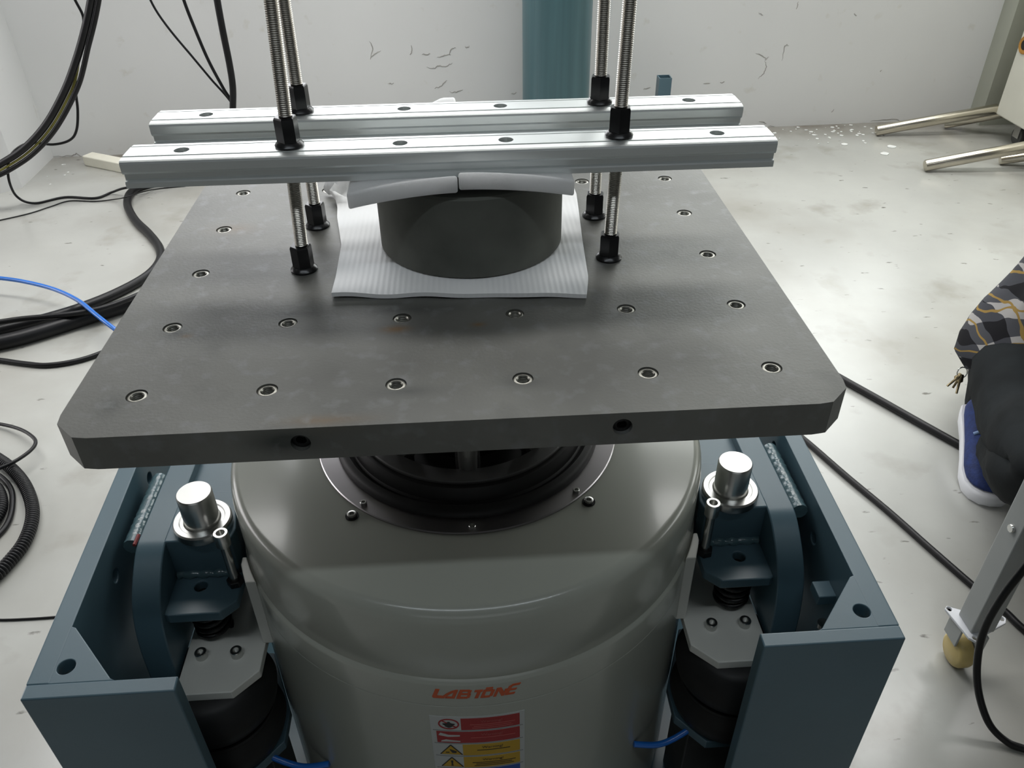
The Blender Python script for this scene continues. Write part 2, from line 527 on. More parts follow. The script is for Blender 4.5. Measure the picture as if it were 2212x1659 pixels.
# pilaster at the left end of the back wall and trim at its right end
mb = MB(); mb.prism([(-1.745, 2.73), (-1.735, 2.385), (-1.86, 2.28), (-2.4, 2.25), (-2.4, 2.75)], 'z', 0, 3.6)
tag(mb.build('trim_1', M_wall), kind='structure')
mb = MB(); mb.box(2.33, 2.9, wall_y(2.4) - 0.10, wall_y(2.4) + 0.02, 0, 3.6)
tag(mb.build('trim_2', M_pil), kind='structure')

# cracks and flaking edges in the wall paint
CR = [[(798, 88), (806, 104), (800, 122)], [(800, 128), (806, 118), (822, 110)], [(912, 118), (930, 116)], [(945, 124), (960, 120), (974, 118)],
      [(972, 118), (974, 108), (984, 103)], [(922, 144), (934, 148), (948, 142), (966, 142), (978, 135)], [(1004, 102), (1014, 100)],
      [(938, 190), (950, 188), (960, 178), (965, 174)], [(970, 198), (985, 199), (1000, 194)], [(838, 181), (850, 180)],
      [(1105, 203), (1115, 200)], [(885, 118), (890, 112), (888, 96)], [(1390, 193), (1405, 189)], [(1633, 115), (1645, 120), (1655, 128)],
      [(1652, 130), (1660, 124)], [(1652, 132), (1655, 145), (1648, 160), (1638, 170)], [(1640, 28), (1648, 34)], [(1690, 130), (1696, 100), (1705, 98)],
      [(1520, 180), (1535, 178)], [(1555, 178), (1565, 177)], [(1795, 244), (1802, 236)], [(1660, 272), (1690, 276), (1720, 273), (1760, 270)],
      [(1640, 262), (1655, 266)], [(1880, 262), (1925, 258), (1945, 260)], [(112, 338), (150, 336), (165, 332), (180, 337), (240, 335)],
      [(1720, 20), (1724, 5)], [(1845, 30), (1850, 33)], [(1900, 155), (1906, 150)]]


def on_wall(u, v, lift=0.0):
    d = ray(u, v)
    t = (2.774 + 0.0313 * CAM.x - CAM.y) / (d.y - 0.0313 * d.x)
    p = CAM + d * t
    return Vector((p.x, p.y - lift, p.z))


for ln in CR:
    pts = spline([on_wall(u, v) for u, v in ln], 5)
    pts = [p + Vector((random.uniform(-.002, .002), 0, random.uniform(-.003, .003))) for p in pts]
    n = len(pts)
    MB().tube(pts, 0.002, 5, rf=lambda i: 0.0004 + 0.0017 * math.sin(math.pi * (i + .4) / n)).build('crack', M_crack, wall_back)

# ceiling lamp whose light throws the plate's shadow edge on the body
for i, x in enumerate((-0.68, 0.68)):
    t = thing('tube_lamp', 'long white fluorescent batten lamp under the ceiling, %s' % ('on the window side of the crouching person' if i else 'on the side of the hanging cables'), 'lamp', (x, -1.28, 3.35))
    MB().box(x - .64, x + .64, -1.32, -1.24, 3.33, 3.6).build('housing', M_lamp, t, bevel=.01)
    MB().tube([(x - .6, -1.28, 3.305), (x + .6, -1.28, 3.305)], 0.014, 12).build('lamp_tube', M_tube, t, 40)

for i, x in enumerate((-1.55, 0.0, 1.55)):
    t = thing('panel_lamp', 'wide white panel lamp hanging near the back wall, ' + ('on the hanging cables side', 'between its two neighbours', 'on the cabinet side')[i], 'lamp', (x, 1.60, 2.87))
    MB().box(x - .765, x + .765, 1.36, 1.84, 2.86, 2.91).build('housing', M_lamp, t, bevel=.006)
    for dx in (-.6, .6):
        MB().tube([(x + dx, 1.60, 2.905), (x + dx, 1.60, 3.605)], .006, 8).build('hanger_rod', M_steel, t, 40)

# ------------------------------------------------------------------ table plate with its insert grid
P = Z0
plate = thing('table_plate', 'square grey metal shaker table plate with a grid of threaded inserts', 'table plate', (0, 0, P))
NS = 32
vs, fs = [], []
CH = 0.58                                     # corner chamfer: |x| + |y| limit


def sq(a):
    c, s = math.cos(a), math.sin(a)
    k = 0.05 / max(abs(c), abs(s))
    return c * k, s * k


def plim(x, y):
    e = abs(x) + abs(y) - CH
    if e > 0:
        x -= math.copysign(e / 2, x); y -= math.copysign(e / 2, y)
    return x, y


vid = {}


def vadd(x, y, z):
    k = (round(x, 5), round(y, 5), round(z, 5))
    if k not in vid:
        vid[k] = len(vs); vs.append((x, y, z))
    return vid[k]


RH = 0.0083
for i in range(6):
    for j in range(6):
        cx, cy = (i - 2.5) * .1, (j - 2.5) * .1
        o_, a_, b_ = [], [], []
        for k in range(NS):
            an = 2 * math.pi * k / NS
            x, y = sq(an); x, y = plim(cx + x, cy + y)
            o_.append(vadd(x, y, 0)); a_.append(vadd(cx + RH * math.cos(an), cy + RH * math.sin(an), 0))
            b_.append(vadd(cx + RH * math.cos(an), cy + RH * math.sin(an), -.014))
        for k in range(NS):
            k2 = (k + 1) % NS
            fs += [(o_[k], o_[k2], a_[k2], a_[k]), (a_[k], a_[k2], b_[k2], b_[k])]
        fs.append(tuple(b_))
rim = sorted([p for p in vs if p[2] == 0 and (abs(abs(p[0]) - .3) < 1e-5 or abs(abs(p[1]) - .3) < 1e-5 or abs(abs(p[0]) + abs(p[1]) - CH) < 1e-5)],
             key=lambda p: math.atan2(p[1], p[0]))
rt = [vadd(*p) for p in rim]
rb = [vadd(p[0], p[1], -.030) for p in rim]
n = len(rt)
for k in range(n):
    fs.append((rt[k], rt[(k + 1) % n], rb[(k + 1) % n], rb[k]))
fs.append(tuple(rb))
pm = MB(); pm.add([(x, y, z + P) for x, y, z in vs], fs)
plate_slab = pm.build('slab', M_plate, plate)
cut(plate_slab, [((-0.119, -.3, P - .0141), 'y', .0075, .012), ((0.1217, -.3, P - .0133), 'y', .0075, .012)])
for sx in (-0.119, 0.1217):
    MB().lathe([(.0072, -.292), (.0072, -.296), (.004, -.297), (.004, -.291)], (sx, P - .0137), 24, 'y', close=True).build('side_plug', M_bore, plate, 40)
ins_mesh = None
for i in range(6):
    for j in range(6):
        cx, cy = (i - 2.5) * .1, (j - 2.5) * .1
        if ins_mesh is None:
            prof = [(.0080, -.013), (.0080, -.0014), (.0074, -.0008), (.0056, -.0008), (.0047, -.0022)]
            z = -.0022
            for k in range(6):
                prof += [(.0051, z - .0008), (.0045, z - .0016)]; z -= .0016
            prof += [(.0045, -.013)]
            ins_mesh = MB().lathe([(r, z) for r, z in prof], (0, 0), 24, close=True).build('threaded_insert', M_insert, plate, 50)
            ins_mesh.data.transform(Matrix.Translation((0, 0, P)))
            o = ins_mesh
        else:
            o = ins_mesh.copy(); link(o, plate)
        o.location = (cx, cy, 0)

# ------------------------------------------------------------------ specimen, foam sheets, rails, rods
sp = MB().lathe([(0.0, P + .0045), (.090, P + .0045), (.0925, P + .0065), (.0925, P + .083), (.090, P + .0852), (0.0, P + .0852)], (.015, 0), 96)
tag(sp.build('test_cylinder', M_spec, None, 40), 'dark grey solid cylinder clamped upright between foam sheets on the plate', 'cylinder')


def lerp(a, b, t):
    return a + (b - a) * max(0, min(1, t))


def pl(tab, x):
    for (a, fa), (b, fb) in zip(tab, tab[1:]):
        if x <= b: return lerp(fa, fb, (x - a) / (b - a))
    return tab[-1][1]


LE = [(-.118, -.116), (-.077, -.116), (-.008, -.118), (.061, -.130), (.10, -.134), (.15, -.13)]
RE = [(-.129, .117), (-.097, .123), (-.018, .128), (.06, .134), (.102, .137), (.15, .136)]


def low(u, v, t):
    y = lerp(lerp(-.110, -.129, u), .15, v)
    x = lerp(pl(LE, y), pl(RE, y), u)
    y += .0010 * math.sin(u * 23) * (1 - v) ** 3
    fr = max(0, 1 - v * 7)
    z = .0005 + fr * (.0009 + .0007 * math.sin(u * 17 + 1))
    d = math.hypot((u) * 1.1, (1 - v) * 1.0)
    cr = max(0, 1 - d / .22)
    z += cr * (.018 + .012 * math.sin(u * 60 + v * 31) + .008 * math.sin(v * 77))
    x -= cr * .018 * (1 + .5 * math.sin(v * 60)); y -= cr * .006
    return (x, y, P + max(.0003, z) + t)


mb = MB().sheet(lambda u, v: low(u, v, .0042), 60, 40, lambda u, v: low(u, v, 0))
lf = mb.build('foam_sheet', M_foam, None, 60)
tag(lf, 'thin ribbed white foam sheet lying under the dark cylinder', 'foam sheet', 'white foam packing sheets')
# fine ribs pressed in the lower sheet
M_foam2 = mat('ribbed_white_foam', (0.93, 0.935, 0.935), 0.5, var=0.01, vscale=20, spec=0.4)
_N = M_foam2.node_tree.nodes; _L = M_foam2.node_tree.links
_tc = _N.new('ShaderNodeTexCoord'); _w = _N.new('ShaderNodeTexWave'); _w.inputs['Scale'].default_value = 60; _w.inputs['Distortion'].default_value = 0.6
_bp = _N.new('ShaderNodeBump'); _bp.inputs['Strength'].default_value = 0.16; _bp.inputs['Distance'].default_value = 0.001
_L.new(_tc.outputs['Object'], _w.inputs['Vector']); _L.new(_w.outputs['Fac'], _bp.inputs['Height']); _L.new(_bp.outputs['Normal'], _N['Principled BSDF'].inputs['Normal'])
lf.data.materials[0] = M_foam2


def upper(side):
    def top(u, v):
        if side < 0:
            x = lerp(-.093, .0045, u); zf = .1085 - .0150 * max(0, (.0045 - x) / .0975) ** 1.5; y0 = -.093 - .004 * u
        else:
            x = lerp(.0055, .108, u); zf = .1115 - .0135 * max(0, (x - .0055) / .1025) ** 1.7; y0 = -.097 + .006 * u
        y = lerp(y0, .107, v)
        zr = min(.0972, zf + .001)
        z = lerp(zf, zr, (y - y0) / .026)
        if side < 0 and y > .075:
            z += max(0, (y - .080)) * .72 * (min(1, max(0, (x + .052) / .042)))
        return x, y, z

    def a(u, v):
        x, y, z = top(u, v); return (x, y, P + z)

    def b(u, v):
        x, y, z = top(u, v)
        th = lerp(.0160, .0118, v * 7)
        return (x, y + .002 * (1 if v < .01 else 0), P + z - th)
    return a, b


for sd, lab in ((-1, 'white foam strip on the cylinder under the rails, on the hanging cables side'),
                (1, 'white foam strip on the cylinder under the rails, on the crouching person side')):
    a, b = upper(sd)
    o = MB().sheet(a, 24, 46, b).build('foam_strip', M_foam, None, 60)
    md = o.modifiers.new('bevel', 'BEVEL'); md.width = .0070; md.segments = 5; md.limit_method = 'ANGLE'; md.angle_limit = R_(60)
    tag(o, lab, 'foam sheet', 'white foam packing sheets')

half = [(-.0200, .0246), (-.0138, .0253), (-.0138, .0232), (-.0112, .0232), (-.0112, .0255)]
prof = half + [(-y, z) for y, z in reversed(half)] + [(.0218, .0238), (.0226, .0220), (.0226, .0150), (.0212, .0128), (.0182, .0118), (.0182, .0068), (.0208, .0058), (.0214, .0045), (.0214, .0)]
prof += [(-.0214, .0), (-.0214, .0045), (-.0208, .0058), (-.0182, .0068), (-.0182, .0118), (-.0212, .0128), (-.0226, .0150), (-.0226, .0220), (-.0218, .0238)]
rails = []
RZ = P + .0970
for yc, x0, x1, holes, lab in ((-.05, -.2865, .2920, (-.2385, -.0455, .0495, .2425), 'silver aluminium clamp rail over the cylinder, nearer the warning label'),
                               (.05, -.2905, .2905, (-.241, -.0465, .0495, .2405), 'silver aluminium clamp rail over the cylinder, nearer the cracked wall')):
    o = MB().prism([(y + yc, z + RZ) for y, z in prof], 'x', x0, x1).build('clamp_rail', M_alu, None)
    cut(o, [((hx, yc, RZ + .02), 'z', .0068, .016) for hx in holes] + [((hx, yc + (.0013 if yc < 0 else 0), RZ + .012), 'z', .0074, .03) for hx in ((-.1449, .1519) if yc < 0 else (-.1487, .1496))])
    for hx in holes:
        MB().cyl((hx, yc), .0066, RZ + .0045, RZ + .0055, 20).build('hole_seat', M_bore, o)
    tag(o, lab, 'rail', 'clamp rails over the cylinder')
    rails.append(o)

# threaded rods with flanged nuts
hexp = lambda r, a0=0: [(r * math.cos(a0 + math.pi / 3 * k), r * math.sin(a0 + math.pi / 3 * k)) for k in range(6)]


def nut(mb_z, c, lean, name, parent):
    mb = MB()
    mb.lathe([(.0063, 0), (.0128, 0), (.0130, .0018), (.0112, .0040), (.0098, .0050), (.0063, .0050)], (0, 0), 28, close=True)
    hx = hexp(.0104, .35)
    rings = []
    for z, s in ((.0035, 1.0), (.0245, 1.0), (.0265, .90)):
        rings.append([(x * s, y * s, z) for x, y in hx])
    mb.loft(rings)
    o = mb.build(name, M_black, None, 35)
    o.parent = parent
    o.location = (c[0], c[1], mb_z)
    return o


for (hx, hy, tx, ty, lab) in ((-.15, -.05, .046, .012, 'threaded steel rod near the warning label, on the hanging cables side'),
                              (.15, -.05, .017, .004, 'threaded steel rod near the warning label, on the crouching person side'),
                              (-.15, .05, .012, .0, 'threaded steel rod near the cracked wall, on the hanging cables side'),
                              (.15, .05, -.004, .0, 'threaded steel rod near the cracked wall, on the crouching person side')):
    t = thing('threaded_rod', lab, 'threaded rod', (hx, hy, P), 'threaded rods through the clamp rails')
    prof_r = []
    z = -.012; k = 0
    while z < .42:
        prof_r.append((.0062 if k % 2 else .0054, z)); z += .000875; k += 1
    mb = MB().lathe(prof_r, (0, 0), 14)
    mb.v = [Vector((p.x + tx * p.z, p.y + ty * p.z, p.z)) for p in mb.v]
    sh = mb.build('rod_shaft', M_rod, None, 80); sh.parent = t
    nut(.0, (0, 0), 0, 'flange_nut', t)
    zz = .1225
    nut(zz, (tx * .135, ty * .135), 0, 'flange_nut', t)

# ------------------------------------------------------------------ shaker body
BT = P - .247                                 # flat top of the body
RB = .281
shaker = thing('shaker_body', 'round grey painted vibration shaker body with orange-red logo and warning label', 'shaker', (0, 0, .05))
prof = [(.06, BT - .02), (.15, BT - .02), (.152, BT), (.269, BT), (.274, BT - .0015), (.2785, BT - .006), (.2805, BT - .012), (RB, BT - .016), (RB, P - .3445), (.2800, P - .3465), (.2800, P - .3480),
        (.2830, P - .3520), (.2836, P - .3550), (.2836, P - .3895), (.2830, P - .3899), (.2830, P - .3907), (.2836, P - .3911), (.2836, .06), (.275, .05), (.06, .05)]
RL = .2836
MB().lathe(prof, (0, 0), 160, close=True).build('drum', M_body, shaker, 30)
ring_o = MB().lathe([(.150, BT - .001), (.150, BT + .0025), (.1775, BT + .0025), (.1785, BT + .0015), (.1785, BT - .001)], (0, 0), 128, close=True).build('clamp_ring', M_ring, shaker, 30)
dia = [(.1575, BT + .002), (.1570, BT + .006), (.1535, BT + .011), (.148, BT + .0125), (.143, BT + .009), (.1405, BT + .011), (.139, BT + .020), (.136, BT + .026), (.128, BT + .026),
       (.126, BT + .020), (.126, BT - .03), (.1575, BT - .03)]
MB().lathe(dia, (0, 0), 128, close=True).build('rubber_diaphragm', M_rubber, shaker, 40)
MB().lathe([(.110, BT + .010), (.110, BT + .0300), (.1290, BT + .0300), (.1300, BT + .0285), (.1300, BT + .010)], (0, 0), 128, close=True).build('armature_ring', M_dark, shaker, 30)
MB().lathe([(.0, BT - .03), (.118, BT - .03), (.118, BT + .005), (.07, BT + .012), (.065, P - .031), (.0, P - .031)], (0, 0), 64).build('armature_cone', M_rubber, shaker, 40)
for k in range(8):
    a = -math.pi / 2 + k * math.pi / 4
    c = (.100 * math.cos(a), .100 * math.sin(a))
    MB().lathe([(.0, BT + .001), (.010, BT + .001), (.010, BT + .022), (.0135, BT + .026), (.0135, P - .0302), (0, P - .0302)], c, 24).build('armature_post', M_steel, shaker, 40)


def socket_screw(c, z, r, h, parent, material=M_steel, name='socket_screw', seg=20):
    mb = MB()
    mb.lathe([(r * .52, z + h * .35), (r * .52, z + h), (r * .90, z + h), (r, z + h * .9), (r, z - .0005), (r * .52, z - .0005)], c, seg, close=True)
    mb.cyl(c, r * .56, z, z + h * .36, 6)
    return mb.build(name, material, parent, 40)


for a in (-131.9, -89.3, -47.0, -4, 39, 82, 125, 168):
    c = (.1712 * math.cos(R_(a)), .1712 * math.sin(R_(a)))
    socket_screw(c, BT + .0025, .0036, .0036, ring_o, M_steel, 'ring_screw')
for a in (-131.4, -47.4, 42, 137):
    c = (.190 * math.cos(R_(a)), .190 * math.sin(R_(a)))
    mbw = MB().lathe([(.0035, BT - .0002), (.0072, BT - .0002), (.0072, BT + .0010), (.0035, BT + .0010)], c, 24, close=True)
    w = mbw.build('screw_washer', M_black, shaker, 40)
    socket_screw(c, BT + .0010, .0052, .0030, w, M_steel, 'screw')


# logo and warning label, printed on the curved front
def wrap(x, z, off):
    a = -math.pi / 2 + (x) / RL
    return Vector(((RL + off) * math.cos(a), (RL + off) * math.sin(a), z))


def patch(x0, x1, z0, z1, off, nx=12):
    mb = MB()
    ft = [wrap(x0 + (x1 - x0) * i / nx, z, off) for i in range(nx + 1) for z in (z0, z1)]
    bk = [wrap(x0 + (x1 - x0) * i / nx, z, -.0008) for i in range(nx + 1) for z in (z0, z1)]
    m_ = len(ft); fs = []
    for i in range(nx):
        a = 2 * i
        fs += [(a, a + 2, a + 3, a + 1), (m_ + a, m_ + a + 1, m_ + a + 3, m_ + a + 2), (a, m_ + a, m_ + a + 2, a + 2), (a + 1, a + 3, m_ + a + 3, m_ + a + 1)]
    fs += [(0, 1, m_ + 1, m_), (2 * nx, m_ + 2 * nx, m_ + 2 * nx + 1, 2 * nx + 1)]
    return mb.add(ft + bk, fs)


def poly(mb, pts, off):
    n = len(pts)
    vs = [wrap(x, z, off) for x, z in pts] + [wrap(x, z, -.0005) for x, z in pts]
    return mb.add(vs, [tuple(range(n)), tuple(range(2 * n - 1, n - 1, -1))] + [(i, i + n, (i + 1) % n + n, (i + 1) % n) for i in range(n)])


def rc(a, b, c, d):
    return [(a, b), (c, b), (c, d), (a, d)]


LET = {'letter_l': [[(0, 1), (.30, 1), (.30, .26), (.74, .26), (.60, 0), (.12, 0), (0, .12)]],
       'letter_a': [[(.60, 0), (.86, 0), (1.16, .52), (1.36, .72), (1.36, .20), (1.06, .20), (.95, .02), (1.60, .02), (1.60, .98), (1.42, .98), (1.12, .80), (.86, .50)]],
       'letter_b': [rc(1.72, 0, 1.96, .98), rc(1.96, .80, 2.42, .98), rc(1.96, .42, 2.48, .58), rc(1.96, 0, 2.50, .18), rc(2.34, .58, 2.56, .90), rc(2.40, .08, 2.62, .48)],
       'letter_t': [rc(2.78, .70, 3.34, .90), rc(3.00, 0, 3.24, .70)],
       'letter_o': [rc(3.40, .0, 3.62, .86), rc(3.62, .68, 4.06, .86), rc(3.62, .0, 4.06, .18), rc(3.98, .12, 4.20, .78), rc(3.50, .96, 3.98, 1.10)],
       'letter_n': [rc(4.30, 0, 4.50, .92), [(4.50, .92), (4.50, .60), (4.86, 0.0), (5.06, 0.0), (5.06, .22), (4.62, .92)], rc(4.94, .22, 5.12, .70)],
       'letter_e': [[(5.12, .0), (5.76, .0), (5.80, .18), (5.34, .18), (5.34, .46), (5.74, .46), (5.78, .62), (5.34, .62), (5.38, .90), (5.46, .94), (5.86, .94), (5.92, 1.12), (5.36, 1.12), (5.12, .92)]]}
logo = MB()
LW = .0935 / 6.35
zb = P - .3752
for nm, polys in LET.items():
    mb = MB()
    for pg in polys:
        poly(mb, [(-.0475 + (x + .32 * y) * LW, zb + y * .0150) for x, y in pg], .0006)
    logo.add(mb.v, mb.f)
logo.build('logo_lettering', M_logo, shaker)

LZ = P - .4080
RP = .0248
sheet_o = patch(-.0525, .0485, LZ - RP * 6 - .003, LZ, .0005, 20).build('warning_label', M_lwhite, shaker)


def text_on(body, x, z, size, material, parent):
    cu = bpy.data.curves.new('t', 'FONT'); cu.body = body; cu.size = size; cu.align_x = 'CENTER'
    o = bpy.data.objects.new('t', cu); COL.objects.link(o)
    bpy.context.view_layer.update()
    me = bpy.data.meshes.new_from_object(o.evaluated_get(bpy.context.evaluated_depsgraph_get()))
    vsx = [wrap(x + v.co.x, z + v.co.y, .0013) for v in me.vertices]
    fsx = [tuple(p.vertices) for p in me.polygons]
    bpy.data.objects.remove(o)
    mb = MB(); mb.add(vsx, fsx)
    return mb.build('title_print', material, parent, fix=False)


rows = [(M_lred, 'circle', M_lpale), (M_lred, 'hand', M_lpale), (M_lyel, 'hazard', M_lblk), (M_lyel, 'bang', M_lblk), (M_lblue, 'blue', M_lwhite), (M_lblue, 'blue', M_lwhite)]
for r, (mcol, icon, mtxt) in enumerate(rows):
    zt = LZ - .0030 - r * RP
    zb_ = zt - RP + .0040
    pn = patch(-.0195, .0430, zb_, zt, .0009, 14).build('text_panel', mcol, sheet_o)
    ln = patch(-.0500, .0465, zb_ - .0022, zb_ - .0016, .0009, 16).build('row_line', M_lgrey, sheet_o)
    text_on('Warning!', .013, zt - .0072, .0062, mtxt, pn)
    for q in range(2 + (r in (0, 3))):
        w = (.048, .040, .044)[q] if r != 2 else (.036, .022)[q]
        zz = zt - .0105 - q * .0032
        if r in (1, 2) and q == 1: continue
        patch(.014 - w / 2, .014 + w / 2, zz - .0009, zz, .0012, 10).build('small_print', mtxt, pn)
    cx, cz = -.0325, (zt + zb_) / 2
    if icon == 'circle':
        mb = MB()
        for k in range(32):
            a0, a1 = 2 * math.pi * k / 32, 2 * math.pi * (k + 1) / 32
            poly(mb, [(cx + s * math.cos(a) * 1.2, cz + s * math.sin(a)) for s, a in ((.0080, a0), (.0094, a0), (.0094, a1), (.0080, a1))], .0010)
        poly(mb, [(cx - .0085, cz + .0062), (cx - .0075, cz + .0070), (cx + .0085, cz - .0055), (cx + .0075, cz - .0065)], .0011)
        ic = mb.build('prohibition_sign', M_lred, sheet_o)
        mb = MB(); poly(mb, [(cx + .0052 * math.cos(k) * (1 + .35 * math.sin(5 * k)), cz - .001 + .0040 * math.sin(k) * (1 + .3 * math.cos(4 * k))) for k in [j * .349 for j in range(18)]], .0013)
        mb.build('pictogram', M_lblk, ic)
    elif icon == 'hand':
        ic = patch(-.0465, -.0190, zb_, zt, .0010, 8).build('hand_sign', M_lred, sheet_o)
        mb = MB()
        poly(mb, [(cx - .010, cz + .0085), (cx - .001, cz + .0050), (cx + .011, cz + .0050), (cx + .011, cz + .0028), (cx - .002, cz + .0015), (cx - .012, cz + .0040)], .0013)
        poly(mb, [(cx - .009, cz - .0060), (cx - .004, cz - .0040), (cx + .011, cz - .0062), (cx + .011, cz - .0080), (cx - .010, cz - .0082)], .0013)
        mb.build('pictogram', M_lwhite, ic)
    elif icon in ('hazard', 'bang'):
        mb = MB(); poly(mb, [(cx - .0125, cz - .0090), (cx + .0125, cz - .0090), (cx + .0008, cz + .0095), (cx - .0008, cz + .0095)], .0010)
        ic = mb.build('hazard_triangle', M_lblk, sheet_o)
        mb = MB(); poly(mb, [(cx - .0108, cz - .0081), (cx + .0108, cz - .0081), (cx + .0003, cz + .0082), (cx - .0003, cz + .0082)], .0012)
        mb.build('triangle_field', M_lyel, ic)
        mb = MB()
        if icon == 'bang':
            poly(mb, [(cx - .0014, cz + .0040), (cx + .0014, cz + .0040), (cx + .0008, cz - .0030), (cx - .0008, cz - .0030)], .0014)
            poly(mb, rc(cx - .0012, cz - .0062, cx + .0012, cz - .0042), .0014)
        else:
            poly(mb, [(cx - .0015, cz + .0020), (cx + .0010, cz + .0010), (cx + .0062, cz - .0020), (cx + .0055, cz - .0050), (cx + .0015, cz - .0050), (cx - .0002, cz - .0020)], .0014)
            poly(mb, rc(cx - .0060, cz - .0050, cx - .0020, cz - .0036), .0014)
        mb.build('pictogram', M_lblk, ic)
    else:
        mb = MB(); poly(mb, [(cx + .0098 * math.cos(k * .3927) * 1.15, cz + .0098 * math.sin(k * .3927)) for k in range(16)], .0010)
        mb.build('mandatory_sign', M_lblue, sheet_o)

# ------------------------------------------------------------------ trunnion frames, air spring mounts (both sides)
FT = P - .300                                 # top of the side frames
for s in (-1, 1):
    side = 'hanging cables side' if s < 0 else 'crouching person side'
    fr = thing('support_frame', 'blue-grey painted steel side frame of the shaker, on the ' + side, 'support frame', (s * .41, 0, 0), 'side frames of the shaker')
    X = lambda x: s * x
    skew = (.0147 if s < 0 else .0075)        # the frames splay a little towards the wall
    yf = -.306 if s < 0 else -.297
    kx = lambda x, y: s * (x + skew * (y - yf) / .326)

    def fpoly(pts, z0, z1, name, m_=M_blue, bev=.0015):
        return MB().prism([(kx(x, y), y) for x, y in pts], 'z', z0, z1).build(name, m_, fr, bevel=bev)
    xo, xi = .4225, .4010
    wallp = fpoly([(xo, yf + .0155), (xo, .300), (xi, .300), (xi, yf + .0155)], 0.0, FT, 'side_wall')
    cut(wallp, [((kx(.411, .041), .041, P - .340), 'x', .008, .03), ((kx(.411, -.118), -.118, P - .346), 'x', .008, .03)])
    fpoly([(xo, yf), (xo, yf + .0160), (.281, yf + .0160), (.281, yf)], 0.0, FT, 'front_flange')
    fpoly([(xo, .284), (xo, .300), (.281, .300), (.281, .284)], 0.0, FT, 'rear_flange')
    g = fpoly([(xi + .001, yf + .0155), (xi + .001, yf + .082), (xi - .004, yf + .080), (.345, yf + .018), (.340, yf + .0155)], FT - .016, FT - .0002, 'gusset', bev=.0008)
    hp = at(143, 1440, FT) if s < 0 else at(1862, 1319, FT)
    cut(g, [((hp.x, hp.y, FT), 'z', .0085, .03)])
    # weld fillet and curved saddle plate
    xs0, xs1 = .352, .3840
    arc = [(.085, P - .330), (.060, P - .3165), (-.094, P - .3165), (-.104, P - .3185), (-.113, P - .3225), (-.122, P - .328), (-.131, P - .3345), (-.140, P - .342), (-.148, P - .350), (-.155, P - .359), (-.161, P - .369), (-.166, P - .381), (-.170, P - .396), (-.1735, P - .415), (-.177, P - .464), (.085, P - .464)]
    MB().prism(arc, 'x', X(xs0), X(xs1)).build('saddle_plate', M_blue, fr, 28, bevel=.0015)
    wp = [(X(.3925), y, P - .3245 + .0004 * math.sin(y * 900)) for y in [(-.095 + .004 * k) for k in range(30)]]
    MB().tube(wp, .0100, 10, rf=lambda i: .0100 + .0004 * math.sin(i * 2.1)).build('weld_bead', M_weld, fr, 60)
    # pin block, step behind it, shelf
    yb = -.092 if s > 0 else -.098
    blk = [(xs0 + .002, yb), (.2785, yb), (.2752, yb + .016), (.2808, yb + .045), (.2860, yb + .082), (xs0 + .002, yb + .082)]
    MB().prism([(X(a), b) for a, b in blk], 'z', P - .3885, P - .3165).build('pin_block', M_blue, fr, bevel=.0018)
    st = MB().prism([(X(.375), yb + .081), (X(.2865), yb + .081), (X(.2865), .100), (X(.375), .100)], 'z', P - .420, P - .330).build('step_block', M_blue, fr, bevel=.0018)
    cut(st, [((X(.3000), yb + .084, P - .33), 'z', .010, .02)])
    zs = P - .375
    shp = [(xs0 + .004, yb + .002), (xs0 + .004, -.1475), (xs0 - .004, -.1510), (.290, -.1510), (.2735, -.134), (.2735, yb + .002)]
    if s < 0: shp = [(a, b - .005 if b < -.12 else b) for a, b in shp]
    sh = MB().prism([(X(a), b) for a, b in shp], 'z', zs - .014, zs).build('shelf_plate', M_blue, fr, bevel=.0018)
    hc = (X(.321), -.115)
    cut(sh, [((hc[0], hc[1], zs), 'z', .0075, .03)])
    wl = [(X(.282 + .0045 * k), yb - .001, zs + .003 + .0012 * math.sin(k * 1.9)) for k in range(16)]
    MB().tube(wl, .0052, 8, rf=lambda i: .0052 + .0010 * math.sin(i * 1.7)).build('weld_bead', M_weld, fr, 60)
    # ground pin in its washer
    pc = (X(.3135), yb + .024)
    MB().lathe([(.0200, P - .3170), (.0330, P - .3170), (.0335, P - .3155), (.0335, P - .3070), (.0318, P - .3050), (.0262, P - .3050), (.0250, P - .3065), (.0215, P - .3065), (.0205, P - .3080)], pc, 48, close=True).build('washer', M_steel, fr, 40)
    MB().lathe([(0, P - .37), (.0200, P - .37), (.0200, P - .2655), (.0188, P - .2640), (0, P - .2640)], pc, 48).build('guide_pin', M_steel, fr, 40)
    # tall socket bolt with lock nut
    bc = (X(.2805), -.1135 if s < 0 else -.1065)
    mb = MB()
    pr_ = []; z = zs; k = 0
    while z < P - .3085:
        pr_.append((.0052 if k % 2 else .0046, z)); z += .0011; k += 1
    mb.lathe(pr_, bc, 16)
    bo = mb.build('adjusting_bolt', M_steel, fr, 80)
    MB().lathe([(.0050, P - .3000), (.0050, P - .2905), (.0078, P - .2905), (.0085, P - .2915), (.0085, P - .3090), (.0, P - .3090), (.0, P - .3000)], bc, 24, close=True).build('bolt_head', M_steel, bo, 40)
    MB().prism([(bc[0] + a, bc[1] + b) for a, b in hexp(.0098, .2)], 'z', zs - .0002, zs + .0085).build('lock_nut', M_black, bo, bevel=.0008)
    # feet of the frame
    fpoly([(xo, .31 - .0), (xo, -.30), (.20, -.30), (.20, .31)], 0.0, .035, 'base_plate', bev=.002)
